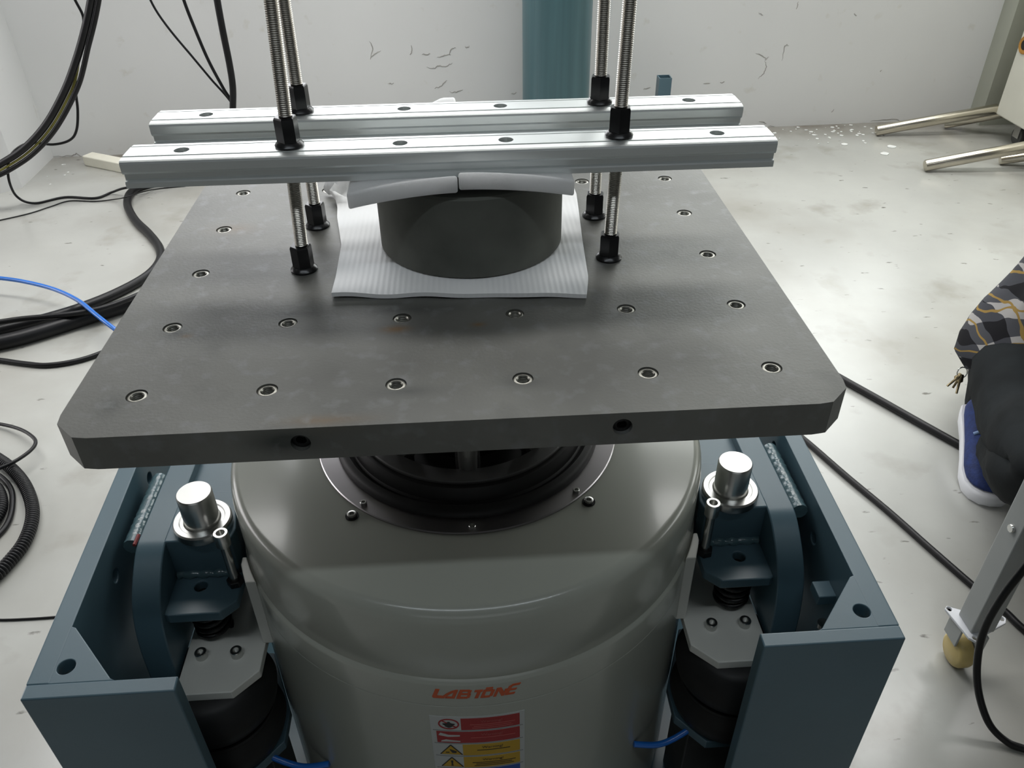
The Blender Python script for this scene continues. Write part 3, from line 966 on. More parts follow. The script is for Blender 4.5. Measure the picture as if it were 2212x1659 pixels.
    if s > 0:
        MB().box(.384, .4045, -.199, -.176, P - .368, P - .354).build('stop_block', M_blue, fr, bevel=.0012)
        p = at(1775, 1310, P - .40)
        tb = MB().lathe([(0, P - .44), (.0030, P - .44), (.0030, P - .398), (.0070, P - .398), (.0070, P - .392), (0, P - .392)], (.395, -.205), 16).build('stop_screw', M_steel, fr, 40)
    else:
        MB().tube([(X(.3865), y, P - .3170) for y in (-.100, -.096, -.090, -.084)], .0022, 6).build('primer_streak', M_redpaint, fr)
    # rounded weld on the gusset edge
    # -------- air spring mount under the shelf
    pz = P - .455
    am = thing('air_spring_mount', 'grey bracket on a black rubber air spring with coil spring, on the ' + side, 'air spring', (X(.31), -.115, .035), 'air spring mounts beside the shaker body')
    pad = [(.256, -.178), (.283, -.205), (.348, -.205), (.348, -.030), (.2850, -.030), (.2850, -.060), (.256, -.128)]
    MB().prism([(X(a), b) for a, b in pad], 'z', pz - .013, pz).build('bracket_plate', M_pad, am, bevel=.0012)
    for bx, by in ((.2868, -.1545), (.3285, -.1540)):
        socket_screw((X(bx), by), pz, .0072, .0095, am, M_steel, 'cap_screw')
    web_in = [(math.sqrt(.2834 ** 2 - y_ * y_), y_) for y_ in (-.140, -.130, -.120, -.110, -.101)]
    MB().prism([(X(a), b) for a, b in web_in + [(.2696, -.101), (.2690, -.112), (.2655, -.122), (.2585, -.140)]], 'z', pz - .0005, P - .345).build('bracket_web', M_pad, am, bevel=.0012)
    bell = [(.030, pz - .0125), (.050, pz - .0125), (.056, pz - .018), (.067, pz - .030), (.0715, pz - .046), (.069, pz - .062), (.061, pz - .074), (.059, pz - .079), (.061, pz - .084), (.069, pz - .096),
            (.0715, pz - .112), (.067, pz - .128), (.058, pz - .138), (.050, pz - .141), (.030, pz - .141)]
    MB().lathe(bell, (X(.318), -.168), 64, close=True).build('rubber_bellows', M_rubber, am, 50)
    MB().lathe([(.058, pz - .0765), (.0635, pz - .0765), (.0635, pz - .0815), (.058, pz - .0815)], (X(.318), -.168), 64, close=True).build('girdle_ring', M_rubber, am, 50)
    bp = [(.250, -.185), (.282, -.222), (.384, -.222), (.384, -.05), (.2865, -.05), (.250, -.140)]
    MB().prism([(X(a), b) for a, b in bp], 'z', pz - .155, pz - .140).build('lower_plate', M_blue, am, bevel=.0012)
    MB().prism([(X(a), b) for a, b in ((.27, -.19), (.37, -.19), (.37, -.12), (.27, -.12))], 'z', .034, pz - .154).build('pedestal', M_dark, am, bevel=.002)
    sp_pts = []
    H0, H1 = pz + .003, zs - .0155
    for k in range(0, 181):
        a = k / 180 * 2 * math.pi * 6.0
        sp_pts.append((hc[0] + .0190 * math.cos(a), hc[1] + .0190 * math.sin(a), H0 + (H1 - H0) * k / 180))
    MB().tube(sp_pts, .0032, 8).build('coil_spring', M_spring, am, 60)

# blue air hoses below
def hose(name, pts, r, material, label, cat, group=None, seg=10, n=8, rf=None, smooth=50):
    path = spline(pts, n)
    o = MB().tube(path, r, seg, rf).build(name, material, None, smooth)
    return tag(o, label, cat, group)


hose('air_hose', [(-.2665, -.1985, .2455), (-.2450, -.2040, .2370), (-.2230, -.2090, .2350), (-.1930, -.2100, .2400)], .004, M_bluehose, 'short blue air hose beside the air spring, on the hanging cables side', 'hose', 'short blue air hoses')
hose('air_hose', [(.2665, -.1985, .2455), (.2450, -.2050, .2370), (.2230, -.2100, .2350), (.1930, -.2100, .2400)], .004, M_bluehose, 'short blue air hose beside the air spring, on the crouching person side', 'hose', 'short blue air hoses')

# ------------------------------------------------------------------ background things
col = thing('steel_column', 'round blue-green painted steel column standing before the cracked wall', 'column', (.386, 2.56, 0))
MB().lathe([(.134, .012), (.134, 3.6)], (.386, 2.56), 64).build('shaft', M_column, col, 30)
MB().lathe([(.0, 0), (.19, 0), (.19, .014), (.0, .014)], (.386, 2.56), 64).build('base_flange', M_column, col, 30)

tp = MB()
tx0, tx1, ty0, ty1 = .815, .867, 2.60, 2.652
tp.box(tx0, tx1, ty0, ty0 + .004, 0, .288); tp.box(tx0, tx1, ty1 - .004, ty1, 0, .288)
tp.box(tx0, tx0 + .004, ty0 + .004, ty1 - .004, 0, .288); tp.box(tx1 - .004, tx1, ty0 + .004, ty1 - .004, 0, .288)
tp.box(tx0 + .004, tx1 - .004, ty0 + .004, ty1 - .004, 0, .12)
tag(tp.build('square_tube', M_blue), 'short open-topped blue square steel tube standing by the wall', 'tube')

a, b = at(183, 358), at(320, 386)
d = (b - a).normalized(); nn = Vector((-d.y, d.x, 0)) * .055
mb = MB(); mb.prism([(a.x, a.y), (b.x, b.y), (b.x + nn.x, b.y + nn.y), (a.x + nn.x, a.y + nn.y)], 'z', 0, .042)
tag(mb.build('white_bar', M_white, bevel=.004), 'short white bar lying on the floor at the wall foot', 'bar')


def pipe(p0, p1, r, lab):
    p0, p1 = Vector(p0), Vector(p1)
    n_ = 24; t = (p1 - p0).normalized()
    mb = MB().tube([p0, p0 + t * .004, p1 - t * .004, p1], r, 28, rf=lambda i: r if i in (1, 2) else r * .93)
    o = mb.build('steel_pipe', M_pipe, None, 40)
    return tag(o, lab, 'pipe', 'steel pipes on the floor by the cabinet')


e1 = at_y(2128, 240, 2.62)
pipe(at(1893, 282, .022), e1 + (e1 - at(1893, 282, .022)) * .11, .0225, 'long dull steel pipe sloping up towards the wall corner')
e1 = at_y(2212, 318, 2.20)
q0 = at(1998, 358, .022)
pipe(q0, q0 + (e1 - q0) * 1.318, .0225, 'bright steel pipe sloping up with its shadow on open floor')
e1 = at_y(2128, 252, 2.66)
q0 = at(2040, 268, .020)
pipe(q0, q0 + (e1 - q0) * 1.75, .020, 'short dull steel pipe low beneath the pipe at the wall corner')
e1 = at_y(2212, 338, 2.26)
q0 = at(2160, 345, .020)
pipe(q0, q0 + (e1 - q0) * 3.36, .020, 'short steel pipe low beneath the bright sloping pipe')

cab = thing('cabinet', 'cream painted metal cabinet on small casters in the corner', 'cabinet', (2.6, 2.1, 0))
MB().box(2.29, 2.95, 1.55, 2.600, .10, 1.60).build('cabinet_body', M_cab, cab, bevel=.006)
hp = CAM + ray(2214, 97) * ((2.29 - CAM.x) / ray(2214, 97).x)
MB().lathe([(.020, 2.286), (.034, 2.286), (.036, 2.2905), (.020, 2.2905)], (hp.y, hp.z), 28, 'x', close=True).build('rusty_rim', mat('rust_orange', (.35, .17, .03), .8, var=.3, vscale=40), cab, 40)
MB().lathe([(0, 2.2875), (.022, 2.2875), (.022, 2.2905), (0, 2.2905)], (hp.y, hp.z), 28, 'x').build('cable_hole', M_bore, cab, 40)
for cx, cy in ((2.36, 2.50), (2.36, 1.66), (2.88, 2.50), (2.88, 1.66)):
    c_ = MB().lathe([(0, cx - .013), (.034, cx - .013), (.036, cx - .010), (.036, cx + .010), (.034, cx + .013), (0, cx + .013)], (cy, .036), 24, 'x').build('caster_wheel', M_dark, cab, 40)
    MB().box(cx - .018, cx - .014, cy - .02, cy + .02, .03, .101).box(cx + .014, cx + .018, cy - .02, cy + .02, .03, .101).build('caster_fork', M_steel, c_)

# paint flakes on the floor below the wall
fl = MB()
for k in range(60):
    u = random.gauss(1800, 70); v = 262 + abs(random.gauss(22, 10)) + (u - 1800) * -.02
    p = at(u, v, .001)
    if p.y > wall_y(p.x) - .02: continue
    r = random.uniform(.003, .011)
    pts = [(p.x + r * random.uniform(.6, 1.1) * math.cos(t), p.y + r * random.uniform(.6, 1.1) * math.sin(t)) for t in [j * 1.047 for j in range(6)]]
    fl.prism(pts, 'z', .0003, .0022)
for k in range(26):
    u = random.uniform(100, 260); v = 352 + abs(random.gauss(10, 18))
    p = at(u, v, .001); r = random.uniform(.003, .009)
    if u > 165: continue
    fl.prism([(p.x + r * random.uniform(.6, 1.1) * math.cos(t), p.y + r * random.uniform(.6, 1.1) * math.sin(t)) for t in [j * 1.047 for j in range(6)]], 'z', .0003, .0020)
tag(fl.build('paint_flake_litter', M_flake), 'small white paint flakes scattered along the wall foot', 'paint flakes', kind='stuff')
for (u, v, r, lab) in ((1925, 317, .020, 'larger white paint flake on the floor, nearest the sloping pipes'), (1911, 332, .018, 'white paint flake on open floor beside the larger flake'), (1824, 312, .015, 'single white paint flake on the floor near the wall foot')):
    p = at(u, v, .001)
    o = MB().prism([(p.x + r * random.uniform(.7, 1.15) * math.cos(t), p.y + r * random.uniform(.7, 1.15) * math.sin(t)) for t in [j * .698 for j in range(9)]], 'z', .0003, .003).build('paint_flake', M_flake)
    tag(o, lab, 'paint flake', 'larger paint flakes')

# ------------------------------------------------------------------ cables, hanging
Yb = 2.15
main = [at_y(u, v, Yb) for u, v in ((215, -120), (197, 0), (182, 70), (163, 135), (138, 200), (100, 268), (55, 318), (5, 352), (-60, 388))]
main.append(Vector((main[-1].x - .25, Yb - .02, .03))); main.append(Vector((main[-1].x - .3, Yb - .1, .014)))
hose('power_cable', main, .0125, M_cable, 'thick black cable hanging in a curve, tied with a yellow wire', 'cable', 'cables hanging before the wall')
dense = spline(main, 8)


def beside(lo, dist, ang):
    """path running along the thick cable at a distance, at an angle from its lower side towards the camera"""
    out = []
    n_ = len(dense) - 1
    for i_ in range(int(lo * n_), n_ + 1):
        t_ = (dense[min(i_ + 1, n_)] - dense[max(i_ - 1, 0)]).normalized()
        lat = Vector((0, -1, 0)).cross(t_).normalized()
        if lat.x < 0 and lat.z > -.99: lat = -lat
        fr_ = t_.cross(lat).normalized()
        if fr_.y > 0: fr_ = -fr_
        f = i_ / n_
        a_ = ang(f)
        p_ = dense[i_] + (lat * math.cos(a_) + fr_ * math.sin(a_)) * dist(f)
        out.append(p_)
    return out


def smooth_step(f, a_, b_):
    t_ = max(0, min(1, (f - a_) / (b_ - a_)))
    return t_ * t_ * (3 - 2 * t_)


hose('power_cable', beside(0, lambda f: .0215 + .0092 * smooth_step(f, .22, .36), lambda f: math.pi / 2 * smooth_step(f, .66, .84)), .0085, M_cable,
     'thinner black cable twisted along the thick hanging cable', 'cable', 'cables hanging before the wall', n=1)
hose('earth_wire', beside(.18, lambda f: .0173, lambda f: -math.pi / 2 + math.pi / 2 * smooth_step(f, .26, .42) + math.pi / 2 * smooth_step(f, .66, .84)), .0042, M_yellow,
     'yellow-green earth wire running along the hanging black cables', 'wire', 'cables hanging before the wall', n=1)
w = [at_y(u, v, Yb + .03) for u, v in ((140, -60), (160, -5), (180, 38), (176, 80), (165, 140), (163, 190), (168, 240), (165, 282), (150, 303), (115, 312), (65, 309), (32, 325), (18, 352))]
w += [at(20, 392, .110), at(38, 426, .030), at(75, 439, .006), at(140, 426, .005), at(205, 428, .005), at(240, 416, .008), at(266, 407, .034), at(300, 402, .038), at(350, 392, .039), at(395, 372, .032), at(440, 355, .006), at(500, 345, .005)]
hose('thin_wire', w, .0045, M_cable, 'thin black wire looping down to the floor past the pilaster', 'wire')
hose('thin_wire', [at(-20, 480, .003), at(60, 462, .003), at(110, 446, .003), at(150, 434, .003), at(205, 435, .003), at(245, 431, .008), at(268, 427, .033), at(290, 420, .033), at(310, 414, .014), at(340, 408, .003), at(400, 402, .003)], .0022, M_cable, 'very thin dark wire lying across the floor by the pilaster', 'wire')
Yc = 2.50
tk = [at_y(u, v, Yc) for u, v in ((455, -110), (466, -20), (480, 60), (496, 140), (503, 190), (503, 240), (503, 330))]
tk += [Vector((tk[-1].x + .02, Yc - .02, .06)), Vector((tk[-1].x + .10, Yc - .05, .014)), Vector((tk[-1].x + .5, Yc - .1, .014))]
hose('power_cable', tk, .0125, M_cable, 'thick black cable hanging straight down behind the rails', 'cable', 'cables hanging before the wall')
hose('thin_wire', [at_y(u, v, Yc + .031) for u, v in ((300, -60), (330, 10), (365, 62), (415, 122), (455, 170), (502, 226), (508, 270), (508, 330))], .0042, M_cable, 'thinner of two wires joining the straight hanging cable, further out', 'wire', 'thin wires joining the hanging cable')
hose('thin_wire', [at_y(u, v, Yc + .0190) for u, v in ((380, -60), (397, 0), (420, 60), (450, 130), (482, 190), (502, 225), (505, 270), (505, 330))], .0060, M_cable, 'black wire joining the straight hanging cable, close beside it', 'wire', 'thin wires joining the hanging cable')

# cables and hoses on the floor
r = .0145
hose('floor_cable', [at(u, v, r) for u, v in ((520, 372), (420, 380), (330, 396), (287, 412), (275, 440), (292, 475), (322, 505), (344, 535), (345, 565), (315, 598), (250, 634), (170, 666), (90, 690), (0, 712), (-100, 735))], r, M_cable,
     'thick black cable winding across the floor in an S shape', 'cable', 'thick cables on the floor')
r = .021
hose('floor_cable', [at(u, v, r) for u, v in ((480, 590), (380, 622), (300, 650), (220, 676), (130, 704), (50, 728), (-20, 744), (-140, 770))], r, M_cable,
     'thickest black cable on the floor, running beneath the blue hose', 'cable', 'thick cables on the floor')
r = .008
hose('floor_cable', [at(u, v, r + .0415) for u, v in ((430, 585), (330, 624), (240, 660), (170, 676), (100, 684), (40, 690), (-40, 702))], r, M_cable,
     'thin black cable lying on top of the thick floor cables', 'cable')
hose('air_hose', [at(-80, 596, .06), at(0, 601, .06), at(60, 610, .06), at(120, 626, .06), at(170, 650, .066), at(210, 682, .067), at(252, 714, .055), at(300, 745, .020), at(380, 790, .006)], .0062, M_bluehose,
     'bright blue air hose arching over the floor cables', 'hose')
hose('floor_cable', [at(u, v, .007) for u, v in ((-60, 772), (0, 778), (50, 785), (100, 789), (155, 782), (205, 768), (260, 744), (330, 705))], .007, M_cable,
     'slim black cable curving on the floor below the blue hose', 'cable')
hose('thin_wire', [at(-60, 908, .012), at(0, 916, .012), at(40, 926, .02), at(66, 940, .03), at(77, 955, .035), at(66, 973, .035), at(35, 995, .035), at(0, 1011, .035), at(-50, 1030, .035), at(-110, 1052, .035), at(-160, 1085, .0045)], .0042, M_cable,
     'thin black wire looping over the corrugated hose', 'wire')
hose('thin_wire', [at(u, v, .0022) for u, v in ((-60, 1336), (0, 1339), (60, 1337), (118, 1333), (200, 1325))], .0022, M_cable,
     'thin black wire lying straight on the floor beside the blue-grey frame', 'wire')


def conduit(px, r, lab):
    path = spline([at(u, v, r) for u, v in px], 8)
    d = [0]
    for a_, b_ in zip(path, path[1:]): d.append(d[-1] + (b_ - a_).length)
    pts = []; n_ = int(d[-1] / .0022); j = 0
    for k in range(n_):
        t = k * .0022
        while j < len(d) - 2 and d[j + 1] < t: j += 1
        pts.append(path[j].lerp(path[j + 1], (t - d[j]) / max(1e-6, d[j + 1] - d[j])))
    o = MB().tube(pts, r, 14, rf=lambda i: r * (1.0 if i % 3 else .78)).build('corrugated_conduit', M_cable, None, 70)
    return tag(o, lab, 'hose', 'corrugated conduits on the floor')


conduit(((-90, 940), (-30, 975), (20, 1008), (52, 1045), (69, 1090), (68, 1130), (50, 1175), (18, 1215), (-20, 1252), (-90, 1300)), .0135, 'black corrugated conduit, outermost curve of the coil on the floor')
conduit(((-75, 1032), (-35, 1036), (-8, 1052), (4, 1080), (0, 1107), (-18, 1135), (-60, 1168)), .0120, 'black corrugated conduit, inner curve of the coil on the floor')
hose('floor_cable', [at(u, v, .006) for u, v in ((-70, 1011), (-30, 1015), (4, 1032), (24, 1058), (27, 1088), (21, 1120), (3, 1149), (-36, 1182))], .006, M_cable, 'smooth black cable lying between the two corrugated conduits', 'cable')
hose('floor_cable', [at(u, v, .0095) for u, v in ((1700, 745), (1770, 790), (1825, 822), (1900, 864), (1990, 915), (2075, 962), (2160, 1005), (2300, 1075))], .0095, M_cable,
     'black floor cable running straight under the blue shoe', 'cable')
hose('floor_cable', [at(u, v, .0068) for u, v in ((1640, 880), (1700, 920), (1752, 962), (1830, 1030), (1920, 1105), (2010, 1185), (2110, 1272), (2170, 1320), (2215, 1362), (2330, 1450))], .0068, M_cable,
     'slim black floor cable running under the trolley leg', 'cable')

# ------------------------------------------------------------------ trolley
tr = thing('trolley', 'grey metal trolley with yellow-wheeled casters beside the shaker', 'trolley', (1.1, .1, 0))
px0, py0 = .826, .046
for (cx, cy) in ((px0, py0), (px0 + .55, py0), (px0, py0 - .48), (px0 + .55, py0 - .48)):
    if cy < -.2: cx += .12
    MB().box(cx - .019, cx + .021, cy - .022, cy + .018, .098, .70).build('leg', M_trolley, tr, bevel=.002)
    pl_ = MB().prism([(cx - .030, cy + .036), (cx - .036, cy + .030), (cx - .026, cy - .030), (cx - .016, cy - .040), (cx - .006, cy - .030), (cx + .050, cy - .006), (cx + .056, cy + .004), (cx + .050, cy + .012), (cx + .010, cy + .016)], 'z', .0935, .0985).build('caster_plate', M_sole, tr, bevel=.001)
    cut(pl_, [((cx - .029, cy + .029, .096), 'z', .0045, .01), ((cx - .016, cy - .031, .096), 'z', .0045, .01), ((cx + .048, cy + .003, .096), 'z', .0045, .01)])
    wc = (cy - .004, .030)
    wx = cx - .008
    wh = MB().lathe([(0, wx - .014), (.024, wx - .014), (.0285, wx - .011), (.030, wx - .007), (.030, wx + .007), (.0285, wx + .011), (.024, wx + .014), (0, wx + .014)], wc, 36, 'x').build('caster_wheel', M_caster, tr, 40)
    MB().box(wx + .0145, wx + .0185, cy - .030, cy + .020, .022, .094).box(wx - .0185, wx - .0145, cy - .012, cy + .024, .05, .094).build('caster_fork', M_trolley, tr, bevel=.001)
MB().box(px0 - .0165, px0 + .70, py0 - .50, py0 + .0165, .335, .365).build('shelf', M_trolley, tr, bevel=.002)
MB().box(px0 - .025, px0 + .70, py0 - .51, py0 + .025, .699, .725).build('top_shelf', M_trolley, tr, bevel=.002)
sc_ = MB().lathe([(0, px0 - .0235), (.006, px0 - .0235), (.007, px0 - .0215), (.007, px0 - .019), (0, px0 - .019)], (py0 - .004, .325), 20, 'x').build('bolt', M_steel, tr, 40)
hose('loop_cable', [(1.02, -.10, .3710), (.92, -.055, .3710), (.845, -.032, .3725), (.8080, -.026, .3790), (.7985, -.023, .3560), at(2212, 1228, .31), at(2166, 1288, .25), at(2128, 1355, .18), at(2112, 1420, .12), at(2113, 1490, .07), at(2135, 1560, .03), at(2172, 1600, .010), at(2212, 1617, .006), at(2300, 1640, .006)], .0058, M_cable,
     'black cable hanging in a loop before the trolley leg', 'cable')

# ------------------------------------------------------------------ crouching person
per = thing('person', 'crouching person in a plaid shirt, charcoal trousers and blue shoes', 'person', (1.2, .5, 0))


def skin_mesh(name, joints, bones, root, material, parent, sub=2):
    names = list(joints)
    me = bpy.data.meshes.new(name)
    off = parent.location
    me.from_pydata([tuple(Vector(joints[k][0]) - off) for k in names], [(names.index(a_), names.index(b_)) for a_, b_ in bones], [])
    o = bpy.data.objects.new(name, me)
    me.materials.append(material)
    link(o, parent)
    sk = o.modifiers.new('skin', 'SKIN'); sk.use_smooth_shade = True
    ly = me.skin_vertices[0] if me.skin_vertices else None
    if ly is None:
        bm = bmesh.new(); bm.from_mesh(me); bm.verts.layers.skin.verify(); bm.to_mesh(me); bm.free(); ly = me.skin_vertices[0]
    for i, k in enumerate(names):
        rr = joints[k][1]
        ly.data[i].radius = rr if isinstance(rr, tuple) else (rr, rr)
        ly.data[i].use_root = (k == root)
    ss = o.modifiers.new('sub', 'SUBSURF'); ss.levels = sub; ss.render_levels = sub
    bpy.context.view_layer.update()
    ev = o.evaluated_get(bpy.context.evaluated_depsgraph_get())
    nm = bpy.data.meshes.new_from_object(ev)
    o.modifiers.clear(); o.data = nm
    for p in nm.polygons: p.use_smooth = True
    if not nm.materials: nm.materials.append(material)
    return o


J = {'pelvis': ((1.32, .66, .27), .12), 'spine': ((1.36, .56, .44), .115), 'chest': ((1.37, .44, .62), .135), 'neck': ((1.34, .33, .77), .058), 'skull': ((1.32, .27, .87), .085), 'crown': ((1.32, .25, .96), .075),
     'shr': ((1.20, .46, .68), .06), 'elr': ((1.24, .24, .52), .042), 'wrr': ((1.26, .02, .60), .028), 'har': ((1.26, -.05, .62), .034),
     'shl': ((1.53, .36, .70), .06), 'ell': ((1.52, .12, .56), .042), 'wrl': ((1.42, -.02, .64), .028), 'hal': ((1.38, -.07, .66), .034),
     'hpr': ((1.22, .63, .19), .075), 'knr': ((1.00, .19, .275), .060), 'anr': ((1.132, .515, .125), .040),
     'hpl': ((1.42, .60, .25), .10), 'knl': ((1.45, .14, .44), .066), 'anl': ((1.42, .44, .09), .040)}
for t_, dx in (('r', 1), ('l', -1)):
    hnd = Vector(J['ha' + t_][0])
    for k in range(4):
        J['f%s%d' % (t_, k)] = (tuple(hnd + Vector((.012 * (k - 1.5), -.05, .004 - .002 * abs(k - 1)))), .0085)
        J['g%s%d' % (t_, k)] = (tuple(hnd + Vector((.012 * (k - 1.5), -.080 - .004 * (k in (1, 2)), -.012))), .0075)
    J['th' + t_] = (tuple(hnd + Vector((.034 * dx, -.014, .004))), .0095)
    J['ti' + t_] = (tuple(hnd + Vector((.040 * dx, -.046, .000))), .008)
B_ = [('pelvis', 'spine'), ('spine', 'chest'), ('chest', 'neck'), ('neck', 'skull'), ('skull', 'crown'), ('pelvis', 'hpr'), ('hpr', 'knr'), ('knr', 'anr'), ('pelvis', 'hpl'), ('hpl', 'knl'), ('knl', 'anl'),
      ('chest', 'shr'), ('shr', 'elr'), ('elr', 'wrr'), ('wrr', 'har'), ('chest', 'shl'), ('shl', 'ell'), ('ell', 'wrl'), ('wrl', 'hal')]
for t_ in 'rl':
    for k in range(4):
        B_ += [('ha' + t_, 'f%s%d' % (t_, k)), ('f%s%d' % (t_, k), 'g%s%d' % (t_, k))]
    B_ += [('ha' + t_, 'th' + t_), ('th' + t_, 'ti' + t_)]
body = skin_mesh('body', {k: (v[0], v[1] * (.62 if k in ('hpr', 'knr', 'anr', 'hpl', 'knl', 'anl', 'pelvis') else .85 if k in ('spine', 'chest') else 1)) for k, v in J.items()}, B_, 'pelvis', M_skin, per)
hd = Vector((1.32, .245, .905))
fd = Vector((-.15, -.95, -.25)).normalized()
rt_ = Vector((-.99, .15, 0)).normalized(); up_ = fd.cross(rt_) * -1
face = MB()
nose = [hd + fd * .088 + up_ * .02, hd + fd * .112 - up_ * .012, hd + fd * .088 - up_ * .02]
face.tube(nose, .011, 8)
face.build('nose', M_skin, body, 60)
for sd in (-1, 1):
    c = hd + fd * .083 + rt_ * .032 * sd + up_ * .012
    MB().tube([c - rt_ * .013, c, c + rt_ * .013], .006, 8, rf=lambda i: (.003, .007, .003)[i]).build('eye', M_lblk, body, 60)
    c = hd + rt_ * .086 * sd - fd * .005
    MB().tube([c - up_ * .03, c, c + up_ * .028], .011, 8, rf=lambda i: (.006, .013, .011)[i]).build('ear', M_skin, body, 60)
c = hd + fd * .088 - up_ * .045
MB().tube([c - rt_ * .022, c, c + rt_ * .022], .005, 8, rf=lambda i: (.002, .005, .002)[i]).build('mouth', M_redpaint, body, 60)
hr = MB()
rings = []
for i in range(9):
    t_ = i / 8 * math.pi * .62
    rings.append([hd + up_ * (.02 + .103 * math.cos(t_)) - fd * .014 + (rt_ * math.cos(a_) * .096 + fd * math.sin(a_) * (.100 if math.sin(a_) < 0 else .088)) * max(.04, math.sin(t_))
                  for a_ in [k * math.pi / 10 for k in range(20)]])
hr.loft(rings[:7]).build('hair', M_hair, body, 70)


def ring_at(c, ax, rx, ry, ref, seg=24, ph=0.0, wob=0.0):
    ax = Vector(ax).normalized(); ref = Vector(ref)
    e1 = (ref - ax * ref.dot(ax)).normalized(); e2 = ax.cross(e1)
    return [Vector(c) + e1 * rx * math.cos(a_) * (1 + wob * math.sin(a_ * 5 + ph)) + e2 * ry * math.sin(a_) * (1 + wob * math.sin(a_ * 4 + ph * 1.7))
            for a_ in [k * 2 * math.pi / seg for k in range(seg)]]


# trousers, one continuous skinned garment
PJ = {'waist': ((1.335, .645, .345), .155), 'pelvis': ((1.31, .67, .26), .150), 'hpr': ((1.205, .640, .185), .100), 'tr': ((1.10, .44, .190), .084), 'knr': ((1.00, .19, .275), .082), 'cr': ((1.050, .320, .170), .080),
      'cr2': ((1.105, .430, .125), .066), 'anr': ((1.130, .505, .112), .058),
      'hpl': ((1.42, .60, .24), .118), 'tl': ((1.44, .36, .36), .100), 'knl': ((1.45, .15, .44), .082), 'cl': ((1.435, .30, .26), .072), 'anl': ((1.42, .43, .10), .060)}
trousers = skin_mesh('trousers', PJ, [('waist', 'pelvis'), ('pelvis', 'hpr'), ('hpr', 'tr'), ('tr', 'knr'), ('knr', 'cr'), ('cr', 'cr2'), ('cr2', 'anr'), ('pelvis', 'hpl'), ('hpl', 'tl'), ('tl', 'knl'), ('knl', 'cl'), ('cl', 'anl')], 'pelvis', M_pants, per)

for v_ in trousers.data.vertices:
    q_ = v_.co
    v_.co = q_ + v_.normal * (.011 * noise.noise(Vector((q_.x * 9, q_.y * 9, q_.z * 26))) + .005 * noise.noise(q_ * 45))

# shirt: plaid cloth with rumpled hem
M_plaid = bpy.data.materials.new('plaid_cloth'); M_plaid.use_nodes = True
_N = M_plaid.node_tree.nodes; _L = M_plaid.node_tree.links; _b = _N['Principled BSDF']; _b.inputs['Roughness'].default_value = .9; _b.inputs['Specular IOR Level'].default_value = .2
_tc = _N.new('ShaderNodeTexCoord'); _rot = _N.new('ShaderNodeMapping'); _rot.inputs['Rotation'].default_value = (.5, .35, .3); _rot.inputs['Scale'].default_value = (1, 1, 1)
_L.new(_tc.outputs['Object'], _rot.inputs['Vector'])
_nz = _N.new('ShaderNodeTexNoise'); _nz.inputs['Scale'].default_value = 9
_L.new(_rot.outputs['Vector'], _nz.inputs['Vector'])
_mx = _N.new('ShaderNodeMix'); _mx.data_type = 'VECTOR'; _mx.inputs['Factor'].default_value = .05
_L.new(_rot.outputs['Vector'], _mx.inputs[4]); _L.new(_nz.outputs['Color'], _mx.inputs[5])
_sep = _N.new('ShaderNodeSeparateXYZ'); _L.new(_mx.outputs[1], _sep.inputs[0])


def stripes(sock, period, lo, hi):
    a_ = _N.new('ShaderNodeMath'); a_.operation = 'DIVIDE'; a_.inputs[1].default_value = period; _L.new(sock, a_.inputs[0])
    f_ = _N.new('ShaderNodeMath'); f_.operation = 'FRACT'; _L.new(a_.outputs[0], f_.inputs[0])
    g_ = _N.new('ShaderNodeMath'); g_.operation = 'GREATER_THAN'; g_.inputs[1].default_value = lo; _L.new(f_.outputs[0], g_.inputs[0])
    l_ = _N.new('ShaderNodeMath'); l_.operation = 'LESS_THAN'; l_.inputs[1].default_value = hi; _L.new(f_.outputs[0], l_.inputs[0])
    m_ = _N.new('ShaderNodeMath'); m_.operation = 'MULTIPLY'; _L.new(g_.outputs[0], m_.inputs[0]); _L.new(l_.outputs[0], m_.inputs[1])
    return m_.outputs[0]


def mixc(fac, a_, b_):
    q = _N.new('ShaderNodeMix'); q.data_type = 'RGBA'
    _L.new(fac, q.inputs['Factor'])
    for s_, v_ in (('A', a_), ('B', b_)):
        if isinstance(v_, tuple): q.inputs[s_].default_value = (*v_, 1)
        else: _L.new(v_, q.inputs[s_])
    return q.outputs['Result']


PX, PZ = .062, .062
c1 = mixc(stripes(_sep.outputs['X'], PX, .0, .5), (.33, .32, .31), (.05, .052, .06))
c2 = mixc(stripes(_sep.outputs['X'], PX, .0, .5), (.06, .062, .07), (.010, .010, .012))
c3 = mixc(stripes(_sep.outputs['Z'], PZ, .0, .5), c1, c2)
c4 = mixc(stripes(_sep.outputs['X'], PX, .74, .80), c3, (.26, .17, .05))
c5 = mixc(stripes(_sep.outputs['Z'], PZ, .74, .80), c4, (.26, .17, .05))
_L.new(c5, _b.inputs['Base Color'])

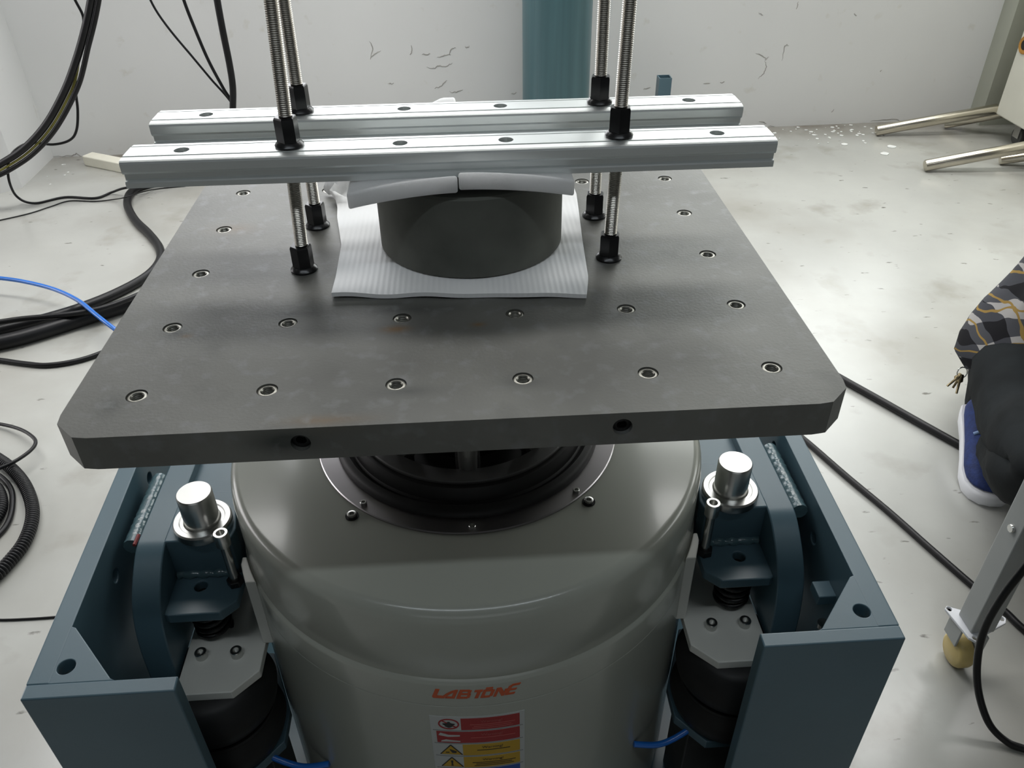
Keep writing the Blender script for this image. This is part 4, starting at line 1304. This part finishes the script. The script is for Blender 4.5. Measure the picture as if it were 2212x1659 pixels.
ax = [((1.275, .648, .100), .190, .178), ((1.295, .662, .165), .192, .178), ((1.320, .660, .235), .186, .170), ((1.340, .640, .310), .180, .162), ((1.335, .610, .400), .182, .156), ((1.355, .550, .500), .186, .150), ((1.365, .480, .590), .192, .148), ((1.362, .415, .680), .165, .125), ((1.345, .350, .755), .085, .080)]
rings = []
for i, (c, rx, ry) in enumerate(ax):
    nx_ = Vector(ax[min(i + 1, len(ax) - 1)][0]) - Vector(ax[max(i - 1, 0)][0])
    rings.append(ring_at(c, nx_, rx, ry, (-.92, .38, 0), 48, i * 1.3, .065 if i < 7 else .0))
shirt = MB().loft(rings)
for t_ in ('r', 'l'):
    pth = spline([J['sh' + t_][0], J['el' + t_][0], tuple(Vector(J['el' + t_][0]).lerp(Vector(J['wr' + t_][0]), .8))], 8)
    pth = [Vector(J['chest'][0]).lerp(pth[0], .6)] + pth
    shirt.tube(pth, .07, 20, rf=lambda i: (.085, .080)[i > 0] - .0016 * i + .003 * math.sin(i * 2.2))
so = shirt.build('shirt', M_plaid, per, 70)
for v_ in so.data.vertices:
    q_ = v_.co
    v_.co = q_ + v_.normal * (.014 * noise.noise(q_ * 13) + .006 * noise.noise(q_ * 38))
sb = so.modifiers.new('sub', 'SUBSURF'); sb.levels = 1; sb.render_levels = 1

# shoes
def shoe(heel, toe, lab, lift=0.0):
    heel, toe = Vector(heel), Vector(toe)
    d = (toe - heel); Ln = d.length; d.normalize(); r_ = Vector((d.y, -d.x, 0))
    out = [(0, .028), (.10, .034), (.30, .036), (.50, .042), (.68, .050), (.82, .049), (.92, .040), (.985, .022)]
    lp = [(t * Ln, w) for t, w in out]
    outline = [heel + d * t + r_ * w for t, w in lp] + [heel + d * (Ln)] + [heel + d * t - r_ * (w * .92) for t, w in reversed(lp)] + [heel - d * .012]
    rise = lambda p: lift * max(0, 1 - max(0, (p - heel).dot(d) / Ln) / .76)

    def at_z(z, s, sh=0):
        c0 = heel.lerp(toe, .5)
        return [c0 + (p - c0) * s + Vector((0, 0, z + rise(p))) for p in outline]
    sole = MB().loft([at_z(.000, .97), at_z(.006, 1.02), at_z(.024, 1.035), at_z(.031, 1.0)]).build('shoe_sole', M_sole, per, 50)
    up = []
    for z0, sc, ln in ((.026, .985, 0), (.040, .965, .02), (.055, .90, .10), (.068, .80, .22), (.080, .66, .34), (.092, .52, .42)):
        c0 = heel.lerp(toe, .5)
        base = []
        for p in outline:
            q = c0 + (p - c0) * sc
            tt = (q - heel).dot(d) / Ln
            q = q - d * max(0, tt) * ln * Ln * .55
            base.append(Vector((q.x, q.y, z0 + rise(p) + .008 * max(0, .4 - tt))))
        up.append(base)
    u_ = MB().loft(up).build('shoe_upper', M_shoe, per, 60)
    sbm = u_.modifiers.new('sub', 'SUBSURF'); sbm.levels = 1; sbm.render_levels = 1
    for k in range(3):
        t = .46 + .09 * k
        c = heel + d * (t * Ln) + Vector((0, 0, .083 - .011 * k + lift * max(0, 1 - t / .76)))
        MB().tube([c + r_ * .030 - Vector((0, 0, .014)), c + r_ * .012, c - r_ * .012, c - r_ * .030 - Vector((0, 0, .014))], .0042, 8).build('lace', M_lace, u_, 60)


shoe((1.142, .624, 0), (1.080, .397, 0), '', .062)
shoe((1.47, .50, 0), (1.42, .25, 0), '')

# bunch of keys at the belt
kp = at(2080, 800, .150)
kr = thing('key_ring', 'small bunch of keys dangling from the crouching person\'s belt', 'keys', tuple(kp))
MB().tube([kp + Vector((.012 * math.cos(t), .004 * math.sin(t), .012 * math.sin(t) - .006)) for t in [k * .4 for k in range(17)]], .0015, 6).build('ring', M_steel, kr, 60)
for (u, v, h) in ((2046, 834, .115), (2066, 850, .105), (2058, 838, .11)):
    p1 = at(u, v, h); p0 = kp - Vector((0, 0, .012))
    dd = p1 - p0
    mb = MB().tube([p0, p0 + dd * .35, p0 + dd * .42, p1], .006, 8, rf=lambda i: (.006, .007, .003, .0025)[i])
    mb.build('key', M_keys, kr, 60)
